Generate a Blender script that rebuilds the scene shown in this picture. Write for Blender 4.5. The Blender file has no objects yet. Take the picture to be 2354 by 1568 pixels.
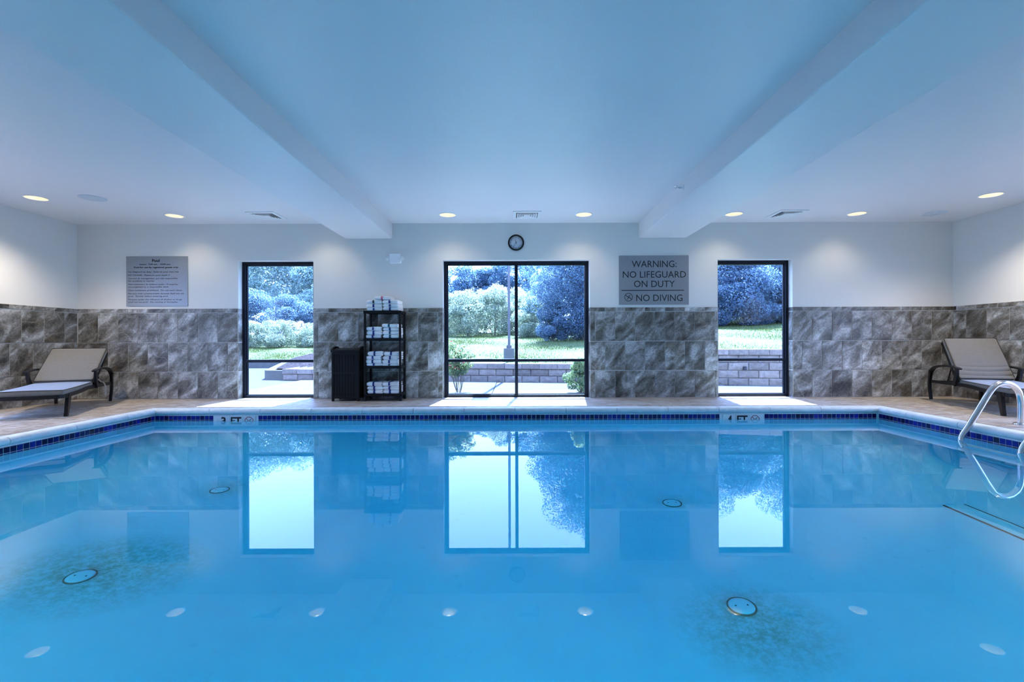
import bpy, bmesh, math, random
import numpy as np
from mathutils import Vector, Matrix

# ------------------------------------------------------------------ camera, world, sun, exposure
SC = bpy.context.scene
COL = SC.collection
R = math.radians
FPX, CAMZ, D = 1078.65, 0.936, 7.65          # focal length in px of the 2354 px frame, eye height, distance to the window wall
ZC = 2.851                                    # ceiling
XL, XR, YF = -7.12, 7.156, -2.2               # left, right and front (behind the camera) walls
ZW, ZB = -0.168, -1.15                        # water level, pool bottom
PXL, PXR, PY0, PY1 = -5.02, 5.085, 0.75, 6.55  # pool

cam_d = bpy.data.cameras.new('camera')
cam = bpy.data.objects.new('camera', cam_d)
COL.objects.link(cam)
cam_d.sensor_width = 36.0
cam_d.lens = FPX * 36.0 / 2354.0
cam_d.shift_x = -5.0 / 2354.0
cam_d.shift_y = -1.0 / 2354.0
cam_d.clip_start, cam_d.clip_end = 0.05, 400
cam.rotation_mode = 'QUATERNION'
cam.matrix_world = Matrix.Translation((0, 0, CAMZ)) @ Matrix.Rotation(R(90), 4, 'X') @ Matrix.Rotation(R(-0.18), 4, 'Z')
SC.camera = cam

W = bpy.data.worlds.new('sky')
SC.world = W
W.use_nodes = True
wn, wl = W.node_tree.nodes, W.node_tree.links
bg = wn['Background']
geo = wn.new('ShaderNodeTexCoord')
sep = wn.new('ShaderNodeSeparateXYZ')
ramp = wn.new('ShaderNodeValToRGB')
wl.new(geo.outputs['Generated'], sep.inputs[0])
wl.new(sep.outputs['Z'], ramp.inputs[0])
ramp.color_ramp.elements[0].position = 0.0
ramp.color_ramp.elements[0].color = (0.62, 0.67, 1.0, 1)
ramp.color_ramp.elements[1].position = 0.9
ramp.color_ramp.elements[1].color = (0.34, 0.50, 1.0, 1)
wl.new(ramp.outputs[0], bg.inputs['Color'])
bg.inputs['Strength'].default_value = 4.0

sun_d = bpy.data.lights.new('sun', 'SUN')
sun_d.energy = 21.0
sun_d.color = (0.90, 0.92, 1.0)
sun_d.angle = R(0.53)
sun = bpy.data.objects.new('sun', sun_d)
COL.objects.link(sun)
az, el = R(6.9), R(62.0)
sdir = Vector((math.sin(az) * math.cos(el), math.cos(az) * math.cos(el), math.sin(el)))   # towards the sun
sun.location = sdir * 60
sun.rotation_euler = (-sdir).to_track_quat('-Z', 'Y').to_euler()


def area(name, loc, rot, sx, sy, power, color, portal=False):
    d = bpy.data.lights.new(name, 'AREA')
    d.shape = 'RECTANGLE'
    d.size, d.size_y = sx, sy
    d.energy = power
    d.color = color
    if portal:
        d.cycles.is_portal = True
    o = bpy.data.objects.new(name, d)
    o.location, o.rotation_euler = loc, rot
    COL.objects.link(o)
    return o


WIN = [(-4.496, -3.27), (-1.16, 1.234), (3.321, 4.539)]     # window openings in x
WTOP = 2.25
for a, b in WIN:                                            # sky portals in the window openings: sampling only, they add no light
    area('window_portal', ((a + b) / 2, D + 0.24, WTOP / 2), (R(-90), 0, 0), b - a, WTOP, 1.0, (1, 1, 1), True)
SW0, SW1 = 3.3, 6.1                                         # added window in each side wall, out of view, to let in side daylight
area('window_portal', (XL - 0.24, (SW0 + SW1) / 2, WTOP / 2), (R(-90), 0, R(90)), SW1 - SW0, WTOP, 1.0, (1, 1, 1), True)
area('window_portal', (XR + 0.24, (SW0 + SW1) / 2, WTOP / 2), (R(-90), 0, R(-90)), SW1 - SW0, WTOP, 1.0, (1, 1, 1), True)

SC.view_settings.view_transform = 'Standard'
SC.view_settings.look = 'None'
SC.view_settings.gamma = 1.0
SC.view_settings.use_curve_mapping = False
SC.view_settings.exposure = 1.38
SC.cycles.max_bounces = 14
SC.cycles.diffuse_bounces = 5
SC.cycles.glossy_bounces = 5
SC.cycles.transmission_bounces = 10
SC.cycles.transparent_max_bounces = 12
SC.cycles.sample_clamp_indirect = 12.0
SC.cycles.blur_glossy = 1.0
SC.cycles.use_denoising = True

random.seed(7)
RNG = np.random.default_rng(11)

# ------------------------------------------------------------------ materials


def nmat(name):
    m = bpy.data.materials.new(name)
    m.use_nodes = True
    return m, m.node_tree.nodes, m.node_tree.links, m.node_tree.nodes['Principled BSDF']


def plain(name, col, rough=0.5, metal=0.0, spec=0.5, noise=0.0, nscale=20.0, bump=0.0, bscale=200.0, coat=0.0):
    m, n, l, p = nmat(name)
    p.inputs['Base Color'].default_value = (*col, 1)
    p.inputs['Roughness'].default_value = rough
    p.inputs['Metallic'].default_value = metal
    p.inputs['Specular IOR Level'].default_value = spec
    p.inputs['Coat Weight'].default_value = coat
    tc = n.new('ShaderNodeTexCoord')
    if noise:
        t = n.new('ShaderNodeTexNoise')
        t.inputs['Scale'].default_value = nscale
        t.inputs['Detail'].default_value = 6
        l.new(tc.outputs['Object'], t.inputs['Vector'])
        mr = n.new('ShaderNodeMapRange')
        mr.inputs[1].default_value, mr.inputs[2].default_value = 0.3, 0.7
        mr.inputs[3].default_value, mr.inputs[4].default_value = 1 - noise, 1 + noise
        l.new(t.outputs['Fac'], mr.inputs[0])
        mx = n.new('ShaderNodeVectorMath')
        mx.operation = 'SCALE'
        mx.inputs[0].default_value = col
        l.new(mr.outputs[0], mx.inputs['Scale'])
        l.new(mx.outputs[0], p.inputs['Base Color'])
    if bump:
        t = n.new('ShaderNodeTexNoise')
        t.inputs['Scale'].default_value = bscale
        t.inputs['Detail'].default_value = 3
        l.new(tc.outputs['Object'], t.inputs['Vector'])
        b = n.new('ShaderNodeBump')
        b.inputs['Strength'].default_value = bump
        b.inputs['Distance'].default_value = 0.01
        l.new(t.outputs['Fac'], b.inputs['Height'])
        l.new(b.outputs[0], p.inputs['Normal'])
    return m


def tile_vec(n, l, scale=(1, 1, 1), rot=(0, 0, 0)):
    """Object coordinates pushed to a random place for every tile"""
    tc, oi = n.new('ShaderNodeTexCoord'), n.new('ShaderNodeObjectInfo')
    turn = n.new('ShaderNodeMapping')
    turn.inputs['Rotation'].default_value = rot
    l.new(tc.outputs['Object'], turn.inputs['Vector'])
    mp = n.new('ShaderNodeMapping')
    mp.inputs['Scale'].default_value = scale
    l.new(turn.outputs[0], mp.inputs['Vector'])
    k = n.new('ShaderNodeMath')
    k.operation = 'MULTIPLY'
    k.inputs[1].default_value = 57.0
    l.new(oi.outputs['Random'], k.inputs[0])
    ad = n.new('ShaderNodeVectorMath')
    ad.operation = 'ADD'
    l.new(mp.outputs[0], ad.inputs[0])
    l.new(k.outputs[0], ad.inputs[1])
    return ad.outputs[0], oi.outputs['Random']


def tex(n, l, vec, scale, detail=5, rough=0.55, dist=0.0):
    t = n.new('ShaderNodeTexNoise')
    t.inputs['Scale'].default_value = scale
    t.inputs['Detail'].default_value = detail
    t.inputs['Roughness'].default_value = rough
    t.inputs['Distortion'].default_value = dist
    l.new(vec, t.inputs['Vector'])
    return t.outputs['Fac']


def cramp(n, l, fac, stops):
    r = n.new('ShaderNodeValToRGB')
    e = r.color_ramp.elements
    while len(e) > 1:
        e.remove(e[-1])
    e[0].position, e[0].color = stops[0][0], (*stops[0][1], 1)
    for pos, c in stops[1:]:
        x = e.new(pos)
        x.color = (*c, 1)
    l.new(fac, r.inputs[0])
    return r.outputs[0]


def mixc(n, l, fac, a, b, mode='MIX'):
    m = n.new('ShaderNodeMix')
    m.data_type = 'RGBA'
    m.blend_type = mode
    for s, v in ((m.inputs[0], fac), (m.inputs[6], a), (m.inputs[7], b)):
        if isinstance(v, (int, float)):
            s.default_value = v
        elif isinstance(v, tuple):
            s.default_value = (*v, 1)
        else:
            l.new(v, s)
    return m.outputs[2]


def slate_tile():
    m, n, l, p = nmat('slate_look_tile')
    v, rnd = tile_vec(n, l, (0.62, 1.25, 1.0), (0, 0, R(-42)))
    v2, _ = tile_vec(n, l)
    big = tex(n, l, v, 3.9, 5, 0.62, 0.5)
    fine = tex(n, l, v2, 38, 6, 0.7)
    base = cramp(n, l, big, [(0.34, (0.045, 0.042, 0.035)), (0.45, (0.15, 0.145, 0.13)), (0.54, (0.29, 0.295, 0.295)), (0.66, (0.56, 0.58, 0.60))])
    brown = tex(n, l, v2, 6.5, 3, 0.5)
    bf = cramp(n, l, brown, [(0.52, (0, 0, 0)), (0.72, (0.55, 0.55, 0.55))])
    c = mixc(n, l, bf, base, (0.15, 0.125, 0.085))
    ff = cramp(n, l, fine, [(0.30, (0.45, 0.45, 0.45)), (0.55, (1.0, 1.0, 1.0)), (0.75, (1.3, 1.3, 1.3))])
    c = mixc(n, l, 1.0, c, ff, 'MULTIPLY')
    # a pale vein across some of the tiles
    vz = n.new('ShaderNodeTexVoronoi')
    vz.feature = 'DISTANCE_TO_EDGE'
    vz.inputs['Scale'].default_value = 2.0
    wob = n.new('ShaderNodeVectorMath')
    wob.operation = 'ADD'
    nz = n.new('ShaderNodeTexNoise')
    nz.inputs['Scale'].default_value = 6
    l.new(v2, nz.inputs['Vector'])
    sc = n.new('ShaderNodeVectorMath')
    sc.operation = 'SCALE'
    sc.inputs['Scale'].default_value = 0.10
    l.new(nz.outputs['Color'], sc.inputs[0])
    l.new(v2, wob.inputs[0])
    l.new(sc.outputs[0], wob.inputs[1])
    l.new(wob.outputs[0], vz.inputs['Vector'])
    vein = cramp(n, l, vz.outputs['Distance'], [(0.0, (0.5, 0.5, 0.5)), (0.012, (0, 0, 0))])
    vm = cramp(n, l, tex(n, l, v2, 2.3, 2, 0.5), [(0.50, (0, 0, 0)), (0.60, (1, 1, 1))])
    c = mixc(n, l, mixc(n, l, 1.0, vein, vm, 'MULTIPLY'), c, (0.48, 0.48, 0.46))
    tv = n.new('ShaderNodeMapRange')
    tv.inputs[3].default_value, tv.inputs[4].default_value = 0.78, 1.28
    l.new(rnd, tv.inputs[0])
    ts = n.new('ShaderNodeVectorMath')
    ts.operation = 'SCALE'
    l.new(c, ts.inputs[0])
    l.new(tv.outputs[0], ts.inputs['Scale'])
    l.new(ts.outputs[0], p.inputs['Base Color'])
    p.inputs['Roughness'].default_value = 0.42
    b = n.new('ShaderNodeBump')
    b.inputs['Strength'].default_value = 0.35
    b.inputs['Distance'].default_value = 0.004
    l.new(fine, b.inputs['Height'])
    l.new(b.outputs[0], p.inputs['Normal'])
    return m


def deck_tile():
    m, n, l, p = nmat('travertine_look_deck_tile')
    v, rnd = tile_vec(n, l, (1.0, 2.2, 1.0))
    a = tex(n, l, v, 7, 6, 0.65, 0.6)
    c = cramp(n, l, a, [(0.32, (0.26, 0.19, 0.125)), (0.46, (0.44, 0.36, 0.28)), (0.58, (0.56, 0.51, 0.46)), (0.72, (0.66, 0.63, 0.60))])
    t = n.new('ShaderNodeMapRange')
    t.inputs[3].default_value, t.inputs[4].default_value = 0.82, 1.15
    l.new(rnd, t.inputs[0])
    s = n.new('ShaderNodeVectorMath')
    s.operation = 'SCALE'
    l.new(c, s.inputs[0])
    l.new(t.outputs[0], s.inputs['Scale'])
    l.new(s.outputs[0], p.inputs['Base Color'])
    p.inputs['Roughness'].default_value = 0.36
    return m


def pool_plaster():
    m, n, l, p = nmat('pool_plaster')
    tc = n.new('ShaderNodeTexCoord')
    o = tc.outputs['Object']
    a = tex(n, l, o, 0.55, 4, 0.6, 0.4)
    c = cramp(n, l, a, [(0.3, (0.72, 0.84, 0.92)), (0.5, (0.80, 0.90, 0.955)), (0.7, (0.85, 0.93, 0.97))])
    grime = tex(n, l, o, 9, 8, 0.72)
    g = cramp(n, l, grime, [(0.60, (0, 0, 0)), (0.70, (0.32, 0.32, 0.32))])
    patch = tex(n, l, o, 0.8, 2, 0.5)
    pf = cramp(n, l, patch, [(0.52, (0, 0, 0)), (0.68, (1, 1, 1))])
    gm = mixc(n, l, 1.0, g, pf, 'MULTIPLY')
    c = mixc(n, l, gm, c, (0.33, 0.42, 0.40))
    # algae stains that have settled round two of the floor inlets
    for (sx, sy, rad, ex, amt) in ((-2.66, 3.0, 0.70, 0.75, 0.85), (1.33, 2.58, 0.48, 0.9, 0.75), (-2.70, 4.42, 0.40, 0.8, 0.42), (1.44, 4.16, 0.24, 0.8, 0.3)):
        mp = n.new('ShaderNodeMapping')
        mp.vector_type = 'POINT'
        mp.inputs['Location'].default_value = (-sx / rad, -sy / (rad * ex), 0)
        mp.inputs['Scale'].default_value = (1 / rad, 1 / (rad * ex), 0)
        l.new(o, mp.inputs['Vector'])
        ln = n.new('ShaderNodeVectorMath')
        ln.operation = 'LENGTH'
        l.new(mp.outputs[0], ln.inputs[0])
        fall = cramp(n, l, ln.outputs['Value'], [(0.12, (1, 1, 1)), (0.45, (0.7, 0.7, 0.7)), (1.0, (0, 0, 0))])
        sp = tex(n, l, o, 24, 8, 0.8)
        sf = cramp(n, l, sp, [(0.42, (0.12, 0.12, 0.12)), (0.58, (amt, amt, amt))])
        ff = mixc(n, l, 1.0, fall, sf, 'MULTIPLY')
        c = mixc(n, l, ff, c, (0.30, 0.34, 0.17))
    l.new(c, p.inputs['Base Color'])
    p.inputs['Roughness'].default_value = 0.8
    return m


def glass_pane():
    m, n, l, p = nmat('window_glass')
    n.remove(p)
    out = n['Material Output']
    t, g, mx = n.new('ShaderNodeBsdfTransparent'), n.new('ShaderNodeBsdfGlossy'), n.new('ShaderNodeMixShader')
    t.inputs[0].default_value = (0.74, 0.87, 1.0, 1)
    g.inputs['Color'].default_value = (0.9, 0.95, 1, 1)
    g.inputs['Roughness'].default_value = 0.0
    lw = n.new('ShaderNodeLayerWeight')
    pw = n.new('ShaderNodeMath')
    pw.operation = 'POWER'
    pw.inputs[1].default_value = 5.0
    l.new(lw.outputs['Facing'], pw.inputs[0])
    ma = n.new('ShaderNodeMath')
    ma.operation = 'MULTIPLY_ADD'
    ma.inputs[1].default_value, ma.inputs[2].default_value = 0.7, 0.035
    l.new(pw.outputs[0], ma.inputs[0])
    l.new(ma.outputs[0], mx.inputs[0])
    l.new(t.outputs[0], mx.inputs[1])
    l.new(g.outputs[0], mx.inputs[2])
    l.new(mx.outputs[0], out.inputs['Surface'])
    return m


def water_mat():
    m, n, l, p = nmat('pool_water')
    n.remove(p)
    out = n['Material Output']
    g = n.new('ShaderNodeBsdfGlass')
    g.inputs['IOR'].default_value = 1.333
    g.inputs['Roughness'].default_value = 0.0
    l.new(g.outputs[0], out.inputs['Surface'])
    v = n.new('ShaderNodeVolumeAbsorption')
    v.inputs['Color'].default_value = (0.08, 0.895, 0.985, 1)
    v.inputs['Density'].default_value = 1.0
    l.new(v.outputs[0], out.inputs['Volume'])
    return m


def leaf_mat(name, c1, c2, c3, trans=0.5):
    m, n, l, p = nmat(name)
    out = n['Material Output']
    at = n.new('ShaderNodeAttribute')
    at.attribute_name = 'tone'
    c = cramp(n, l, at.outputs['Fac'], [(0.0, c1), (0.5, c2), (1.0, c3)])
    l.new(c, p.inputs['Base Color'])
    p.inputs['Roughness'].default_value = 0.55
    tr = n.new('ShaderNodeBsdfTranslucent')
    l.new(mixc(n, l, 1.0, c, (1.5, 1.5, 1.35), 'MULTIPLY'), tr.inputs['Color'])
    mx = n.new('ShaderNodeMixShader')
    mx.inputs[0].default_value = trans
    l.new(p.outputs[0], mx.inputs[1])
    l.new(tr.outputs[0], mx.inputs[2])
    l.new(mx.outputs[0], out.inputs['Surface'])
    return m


def grass_mat():
    m, n, l, p = nmat('lawn_grass')
    tc = n.new('ShaderNodeTexCoord')
    a = tex(n, l, tc.outputs['Object'], 0.9, 6, 0.7)
    b = tex(n, l, tc.outputs['Object'], 22, 4, 0.7)
    c = cramp(n, l, a, [(0.3, (0.044, 0.070, 0.014)), (0.55, (0.064, 0.090, 0.018)), (0.75, (0.086, 0.102, 0.025))])
    d = cramp(n, l, b, [(0.3, (0.7, 0.7, 0.7)), (0.7, (1.25, 1.25, 1.2))])
    l.new(mixc(n, l, 1.0, c, d, 'MULTIPLY'), p.inputs['Base Color'])
    p.inputs['Roughness'].default_value = 0.8
    return m


def block_mat():
    m, n, l, p = nmat('split_face_block')
    v, rnd = tile_vec(n, l)
    a = tex(n, l, v, 14, 6, 0.7)
    c = cramp(n, l, a, [(0.3, (0.10, 0.082, 0.08)), (0.7, (0.19, 0.158, 0.15))])
    t = n.new('ShaderNodeMapRange')
    t.inputs[3].default_value, t.inputs[4].default_value = 0.72, 1.25
    l.new(rnd, t.inputs[0])
    s = n.new('ShaderNodeVectorMath')
    s.operation = 'SCALE'
    l.new(c, s.inputs[0])
    l.new(t.outputs[0], s.inputs['Scale'])
    l.new(s.outputs[0], p.inputs['Base Color'])
    p.inputs['Roughness'].default_value = 0.9
    b = n.new('ShaderNodeBump')
    b.inputs['Strength'].default_value = 0.6
    b.inputs['Distance'].default_value = 0.02
    l.new(a, b.inputs['Height'])
    l.new(b.outputs[0], p.inputs['Normal'])
    return m


def cobalt_mat():
    m, n, l, p = nmat('cobalt_glazed_tile')
    v, rnd = tile_vec(n, l)
    c = cramp(n, l, rnd, [(0.0, (0.003, 0.003, 0.035)), (0.5, (0.006, 0.007, 0.12)), (1.0, (0.012, 0.015, 0.28))])
    l.new(c, p.inputs['Base Color'])
    p.inputs['Roughness'].default_value = 0.12
    return m


def lamp_mat(name, col, strength):
    m, n, l, p = nmat(name)
    p.inputs['Emission Color'].default_value = (*col, 1)
    p.inputs['Emission Strength'].default_value = strength
    return m


def sheen(m):
    p = m.node_tree.nodes['Principled BSDF']
    p.inputs['Sheen Weight'].default_value = 0.9
    p.inputs['Sheen Roughness'].default_value = 0.35
    return m


M = dict(
    wall=plain('wall_paint', (0.755, 0.755, 0.74), 0.6, bump=0.06, bscale=160),
    ceiling=plain('ceiling_paint', (0.80, 0.775, 0.785), 0.42, bump=0.16, bscale=110),
    grout=plain('tile_grout', (0.52, 0.515, 0.50), 0.85, noise=0.1, nscale=40),
    slate=slate_tile(), deck=deck_tile(), plaster=pool_plaster(), glass=glass_pane(), water=water_mat(),
    poolgrout=plain('pool_tile_grout', (0.78, 0.80, 0.80), 0.8),
    cobalt=cobalt_mat(),
    coping=plain('coping_stone', (0.66, 0.72, 0.72), 0.55, noise=0.10, nscale=12, bump=0.1, bscale=90),
    frame=plain('dark_window_frame', (0.007, 0.010, 0.020), 0.35, spec=0.25),
    white=plain('white_plastic', (0.82, 0.82, 0.82), 0.4),
    bright=plain('bright_white_plastic', (0.94, 0.94, 0.95), 0.4),
    marker=plain('white_marker_tile', (0.75, 0.77, 0.77), 0.25),
    ink=plain('black_lettering', (0.008, 0.008, 0.009), 0.5),
    red=plain('red_lettering', (0.30, 0.03, 0.04), 0.5),
    signm=plain('brushed_grey_sign', (0.30, 0.32, 0.345), 0.42, metal=0.35, noise=0.04, nscale=60),
    black=plain('black_plastic', (0.008, 0.008, 0.009), 0.55, spec=0.2, bump=0.08, bscale=150),
    darkrec=plain('dark_recess', (0.02, 0.02, 0.022), 0.8),
    towel=plain('white_terry', (0.93, 0.93, 0.94), 0.95, bump=0.5, bscale=300),
    navy=plain('navy_stripe', (0.012, 0.035, 0.20), 0.9),
    teal=plain('teal_stripe', (0.012, 0.09, 0.14), 0.9),
    olive=plain('dark_green_stripe', (0.03, 0.05, 0.045), 0.9),
    pink=plain('pink_stripe', (0.62, 0.13, 0.25), 0.9),
    steel=plain('polished_steel', (0.78, 0.78, 0.80), 0.16, metal=1.0),
    bronze=plain('dark_bronze_metal', (0.008, 0.008, 0.010), 0.38, spec=0.3),
    cushion=sheen(plain('taupe_cushion_fabric', (0.175, 0.165, 0.145), 0.9, noise=0.06, nscale=30, bump=0.2, bscale=500)),
    piping=plain('dark_piping', (0.03, 0.027, 0.022), 0.8),
    strap=plain('pale_strap', (0.55, 0.54, 0.5), 0.8),
    reflector=plain('warm_reflector', (0.86, 0.80, 0.66), 0.32, metal=0.55),
    bulb=lamp_mat('lamp_glow', (1.0, 0.83, 0.55), 7.0),
    concrete=plain('pale_concrete', (0.085, 0.085, 0.082), 0.9, spec=0.12, noise=0.07, nscale=3),
    asphalt=plain('driveway_paving', (0.066, 0.066, 0.066), 0.9, spec=0.12, noise=0.10, nscale=4),
    block=block_mat(),
    mulch=plain('bark_mulch', (0.034, 0.026, 0.028), 0.95, spec=0.03, noise=0.6, nscale=14, bump=0.9, bscale=30),
    grass=grass_mat(),
    pole=plain('grey_pole', (0.06, 0.06, 0.07), 0.5),
    bark=plain('tree_bark', (0.09, 0.075, 0.06), 0.9, noise=0.3, nscale=8),
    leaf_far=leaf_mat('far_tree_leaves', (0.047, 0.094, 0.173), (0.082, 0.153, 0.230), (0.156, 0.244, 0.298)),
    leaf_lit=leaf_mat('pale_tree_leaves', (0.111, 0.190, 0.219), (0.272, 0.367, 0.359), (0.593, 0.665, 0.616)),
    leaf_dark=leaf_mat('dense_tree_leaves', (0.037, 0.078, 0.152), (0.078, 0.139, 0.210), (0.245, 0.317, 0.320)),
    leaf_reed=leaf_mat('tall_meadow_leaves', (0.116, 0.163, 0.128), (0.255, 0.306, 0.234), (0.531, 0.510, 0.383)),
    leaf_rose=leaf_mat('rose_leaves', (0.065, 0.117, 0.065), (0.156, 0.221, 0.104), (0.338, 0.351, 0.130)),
    bloom=plain('pink_red_petals', (0.70, 0.09, 0.16), 0.7),
    gold=plain('yellow_petals', (0.50, 0.38, 0.10), 0.7),
    greywhite=plain('pale_grey_grille', (0.58, 0.63, 0.68), 0.6),
    rim=plain('stained_rim', (0.13, 0.14, 0.08), 0.6),
    dirt=plain('site_soil', (0.14, 0.15, 0.10), 0.95, noise=0.2, nscale=1.0),
)

# ------------------------------------------------------------------ mesh helpers


class MB:
    """collects shapes; build() links them as ONE mesh object"""

    def __init__(self):
        self.v, self.f, self.s = [], [], []

    def add(self, vs, fs, smooth=False):
        b = len(self.v)
        self.v += [tuple(p) for p in vs]
        self.f += [tuple(i + b for i in q) for q in fs]
        self.s += [smooth] * len(fs)
        return self

    def box(self, x0, x1, y0, y1, z0, z1, c=0.0):
        if c <= 0:
            vs = [(x, y, z) for z in (z0, z1) for y in (y0, y1) for x in (x0, x1)]
            return self.add(vs, [(0, 2, 3, 1), (4, 5, 7, 6), (0, 1, 5, 4), (2, 6, 7, 3), (0, 4, 6, 2), (1, 3, 7, 5)])
        bm = bmesh.new()
        bmesh.ops.create_cube(bm, size=1.0)
        for q in bm.verts:
            q.co = ((x0 + x1) / 2 + q.co.x * (x1 - x0), (y0 + y1) / 2 + q.co.y * (y1 - y0), (z0 + z1) / 2 + q.co.z * (z1 - z0))
        bmesh.ops.bevel(bm, geom=bm.edges[:], offset=c, segments=2, affect='EDGES', profile=0.5)
        self.bm(bm)
        bm.free()
        return self

    def bm(self, bm, smooth=False):
        bm.verts.index_update()
        return self.add([q.co[:] for q in bm.verts], [tuple(q.index for q in f.verts) for f in bm.faces], smooth)

    def prism(self, poly, y0, y1, axis='y'):
        """outline poly (a, b) extruded along an axis"""
        n = len(poly)
        conv = {'y': lambda a, b, t: (a, t, b), 'x': lambda a, b, t: (t, a, b), 'z': lambda a, b, t: (a, b, t)}[axis]
        vs = [conv(a, b, y0) for a, b in poly] + [conv(a, b, y1) for a, b in poly]
        fs = [tuple(range(n)), tuple(range(2 * n - 1, n - 1, -1))]
        fs += [(i, i + n, (i + 1) % n + n, (i + 1) % n) for i in range(n)]
        return self.add(vs, fs)

    def lathe(self, prof, n=24, centre=(0, 0, 0), axis='z', cap=True):
        vs, fs = [], []
        for r, h in prof:
            for k in range(n):
                a = 2 * math.pi * k / n
                x, y = r * math.cos(a), r * math.sin(a)
                p = {'z': (x, y, h), 'y': (x, h, y), 'x': (h, x, y)}[axis]
                vs.append((p[0] + centre[0], p[1] + centre[1], p[2] + centre[2]))
        for i in range(len(prof) - 1):
            for k in range(n):
                fs.append((i * n + k, i * n + (k + 1) % n, (i + 1) * n + (k + 1) % n, (i + 1) * n + k))
        self.add(vs, fs, True)
        if cap:
            b = len(vs)
            self.add(vs[:n], [tuple(range(n - 1, -1, -1))])
            self.add(vs[b - n:], [tuple(range(n))])
        return self

    def tube(self, pts, r, n=10, cap=True):
        pts = [Vector(p) for p in pts]
        rs = r if isinstance(r, (list, tuple)) else [r] * len(pts)
        vs, fs = [], []
        u = None
        for i, p in enumerate(pts):
            t = (pts[min(i + 1, len(pts) - 1)] - pts[max(i - 1, 0)]).normalized()
            if u is None:
                u = t.orthogonal().normalized()
            u = (u - t * u.dot(t)).normalized()
            w = t.cross(u)
            for k in range(n):
                a = 2 * math.pi * k / n
                vs.append(p + (u * math.cos(a) + w * math.sin(a)) * rs[i])
        for i in range(len(pts) - 1):
            for k in range(n):
                fs.append((i * n + k, i * n + (k + 1) % n, (i + 1) * n + (k + 1) % n, (i + 1) * n + k))
        self.add(vs, fs, True)
        if cap:
            self.add(vs[:n], [tuple(range(n - 1, -1, -1))])
            self.add(vs[-n:], [tuple(range(n))])
        return self

    def strip(self, path, side, wid, thk):
        """rectangular bar swept along path; side = constant width direction; wid / thk per point or constant"""
        pts = [Vector(p) for p in path]
        s = Vector(side).normalized()
        vs, fs = [], []
        for i, p in enumerate(pts):
            t = (pts[min(i + 1, len(pts) - 1)] - pts[max(i - 1, 0)]).normalized()
            nrm = t.cross(s).normalized()
            w = (wid[i] if isinstance(wid, (list, tuple)) else wid) / 2
            h = (thk[i] if isinstance(thk, (list, tuple)) else thk) / 2
            vs += [p - s * w - nrm * h, p + s * w - nrm * h, p + s * w + nrm * h, p - s * w + nrm * h]
        for i in range(len(pts) - 1):
            for k in range(4):
                fs.append((i * 4 + k, i * 4 + (k + 1) % 4, i * 4 + 4 + (k + 1) % 4, i * 4 + 4 + k))
        m = len(pts) * 4
        fs += [(3, 2, 1, 0), (m - 4, m - 3, m - 2, m - 1)]
        return self.add(vs, fs)

    def mesh(self, name, mat):
        me = bpy.data.meshes.new(name)
        me.from_pydata(self.v, [], self.f)
        me.polygons.foreach_set('use_smooth', self.s)
        bm = bmesh.new()
        bm.from_mesh(me)
        bmesh.ops.recalc_face_normals(bm, faces=bm.faces[:])
        bm.to_mesh(me)
        bm.free()
        if mat is not None:
            me.materials.append(mat)
        return me

    def build(self, name, mat, parent=None, loc=None, rot=None):
        return put(name, self.mesh(name, mat), parent, loc, rot)


def put(name, me, parent=None, loc=None, rot=None):
    o = bpy.data.objects.new(name, me)
    COL.objects.link(o)
    if parent is not None:
        o.parent = parent
    if loc is not None:
        o.location = loc
    if rot is not None:
        o.rotation_euler = rot
    return o


def tag(o, label=None, cat=None, group=None, kind=None):
    for k, v in (('label', label), ('category', cat), ('group', group), ('kind', kind)):
        if v:
            o[k] = v
    return o


def empty(name, loc, rz=0.0):
    o = bpy.data.objects.new(name, None)
    COL.objects.link(o)
    o.location, o.rotation_euler = loc, (0, 0, rz)
    o.empty_display_size = 0.1
    return o


def struct(o, label=None):
    return tag(o, label, None, None, 'structure')


_slabs = {}


def slab_mesh(name, w, h, t, c, mat):
    """a thin tile lying in its own xy plane, face up, with a chamfered edge: 18 triangles"""
    key = (name, round(w, 3), round(h, 3), t, mat.name)
    if key not in _slabs:
        a, b = w / 2, h / 2
        ring = lambda x, y, z: [(-x, -y, z), (x, -y, z), (x, y, z), (-x, y, z)]
        vs = ring(a, b, 0) + ring(a, b, t - c) + ring(a - c, b - c, t)
        fs = [(i, (i + 1) % 4, (i + 1) % 4 + 4, i + 4) for i in range(4)]
        fs += [(i + 4, (i + 1) % 4 + 4, (i + 1) % 4 + 8, i + 8) for i in range(4)] + [(8, 9, 10, 11)]
        me = bpy.data.meshes.new(name)
        me.from_pydata(vs, [], fs)
        me.materials.append(mat)
        _slabs[key] = me
    return _slabs[key]


FACE_Y = (R(90), 0, 0)            # tile facing the camera (-y)
FACE_PX = (R(90), 0, R(90))       # facing +x, on the left
FACE_NX = (R(90), 0, R(-90))      # facing -x, on the right


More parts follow.
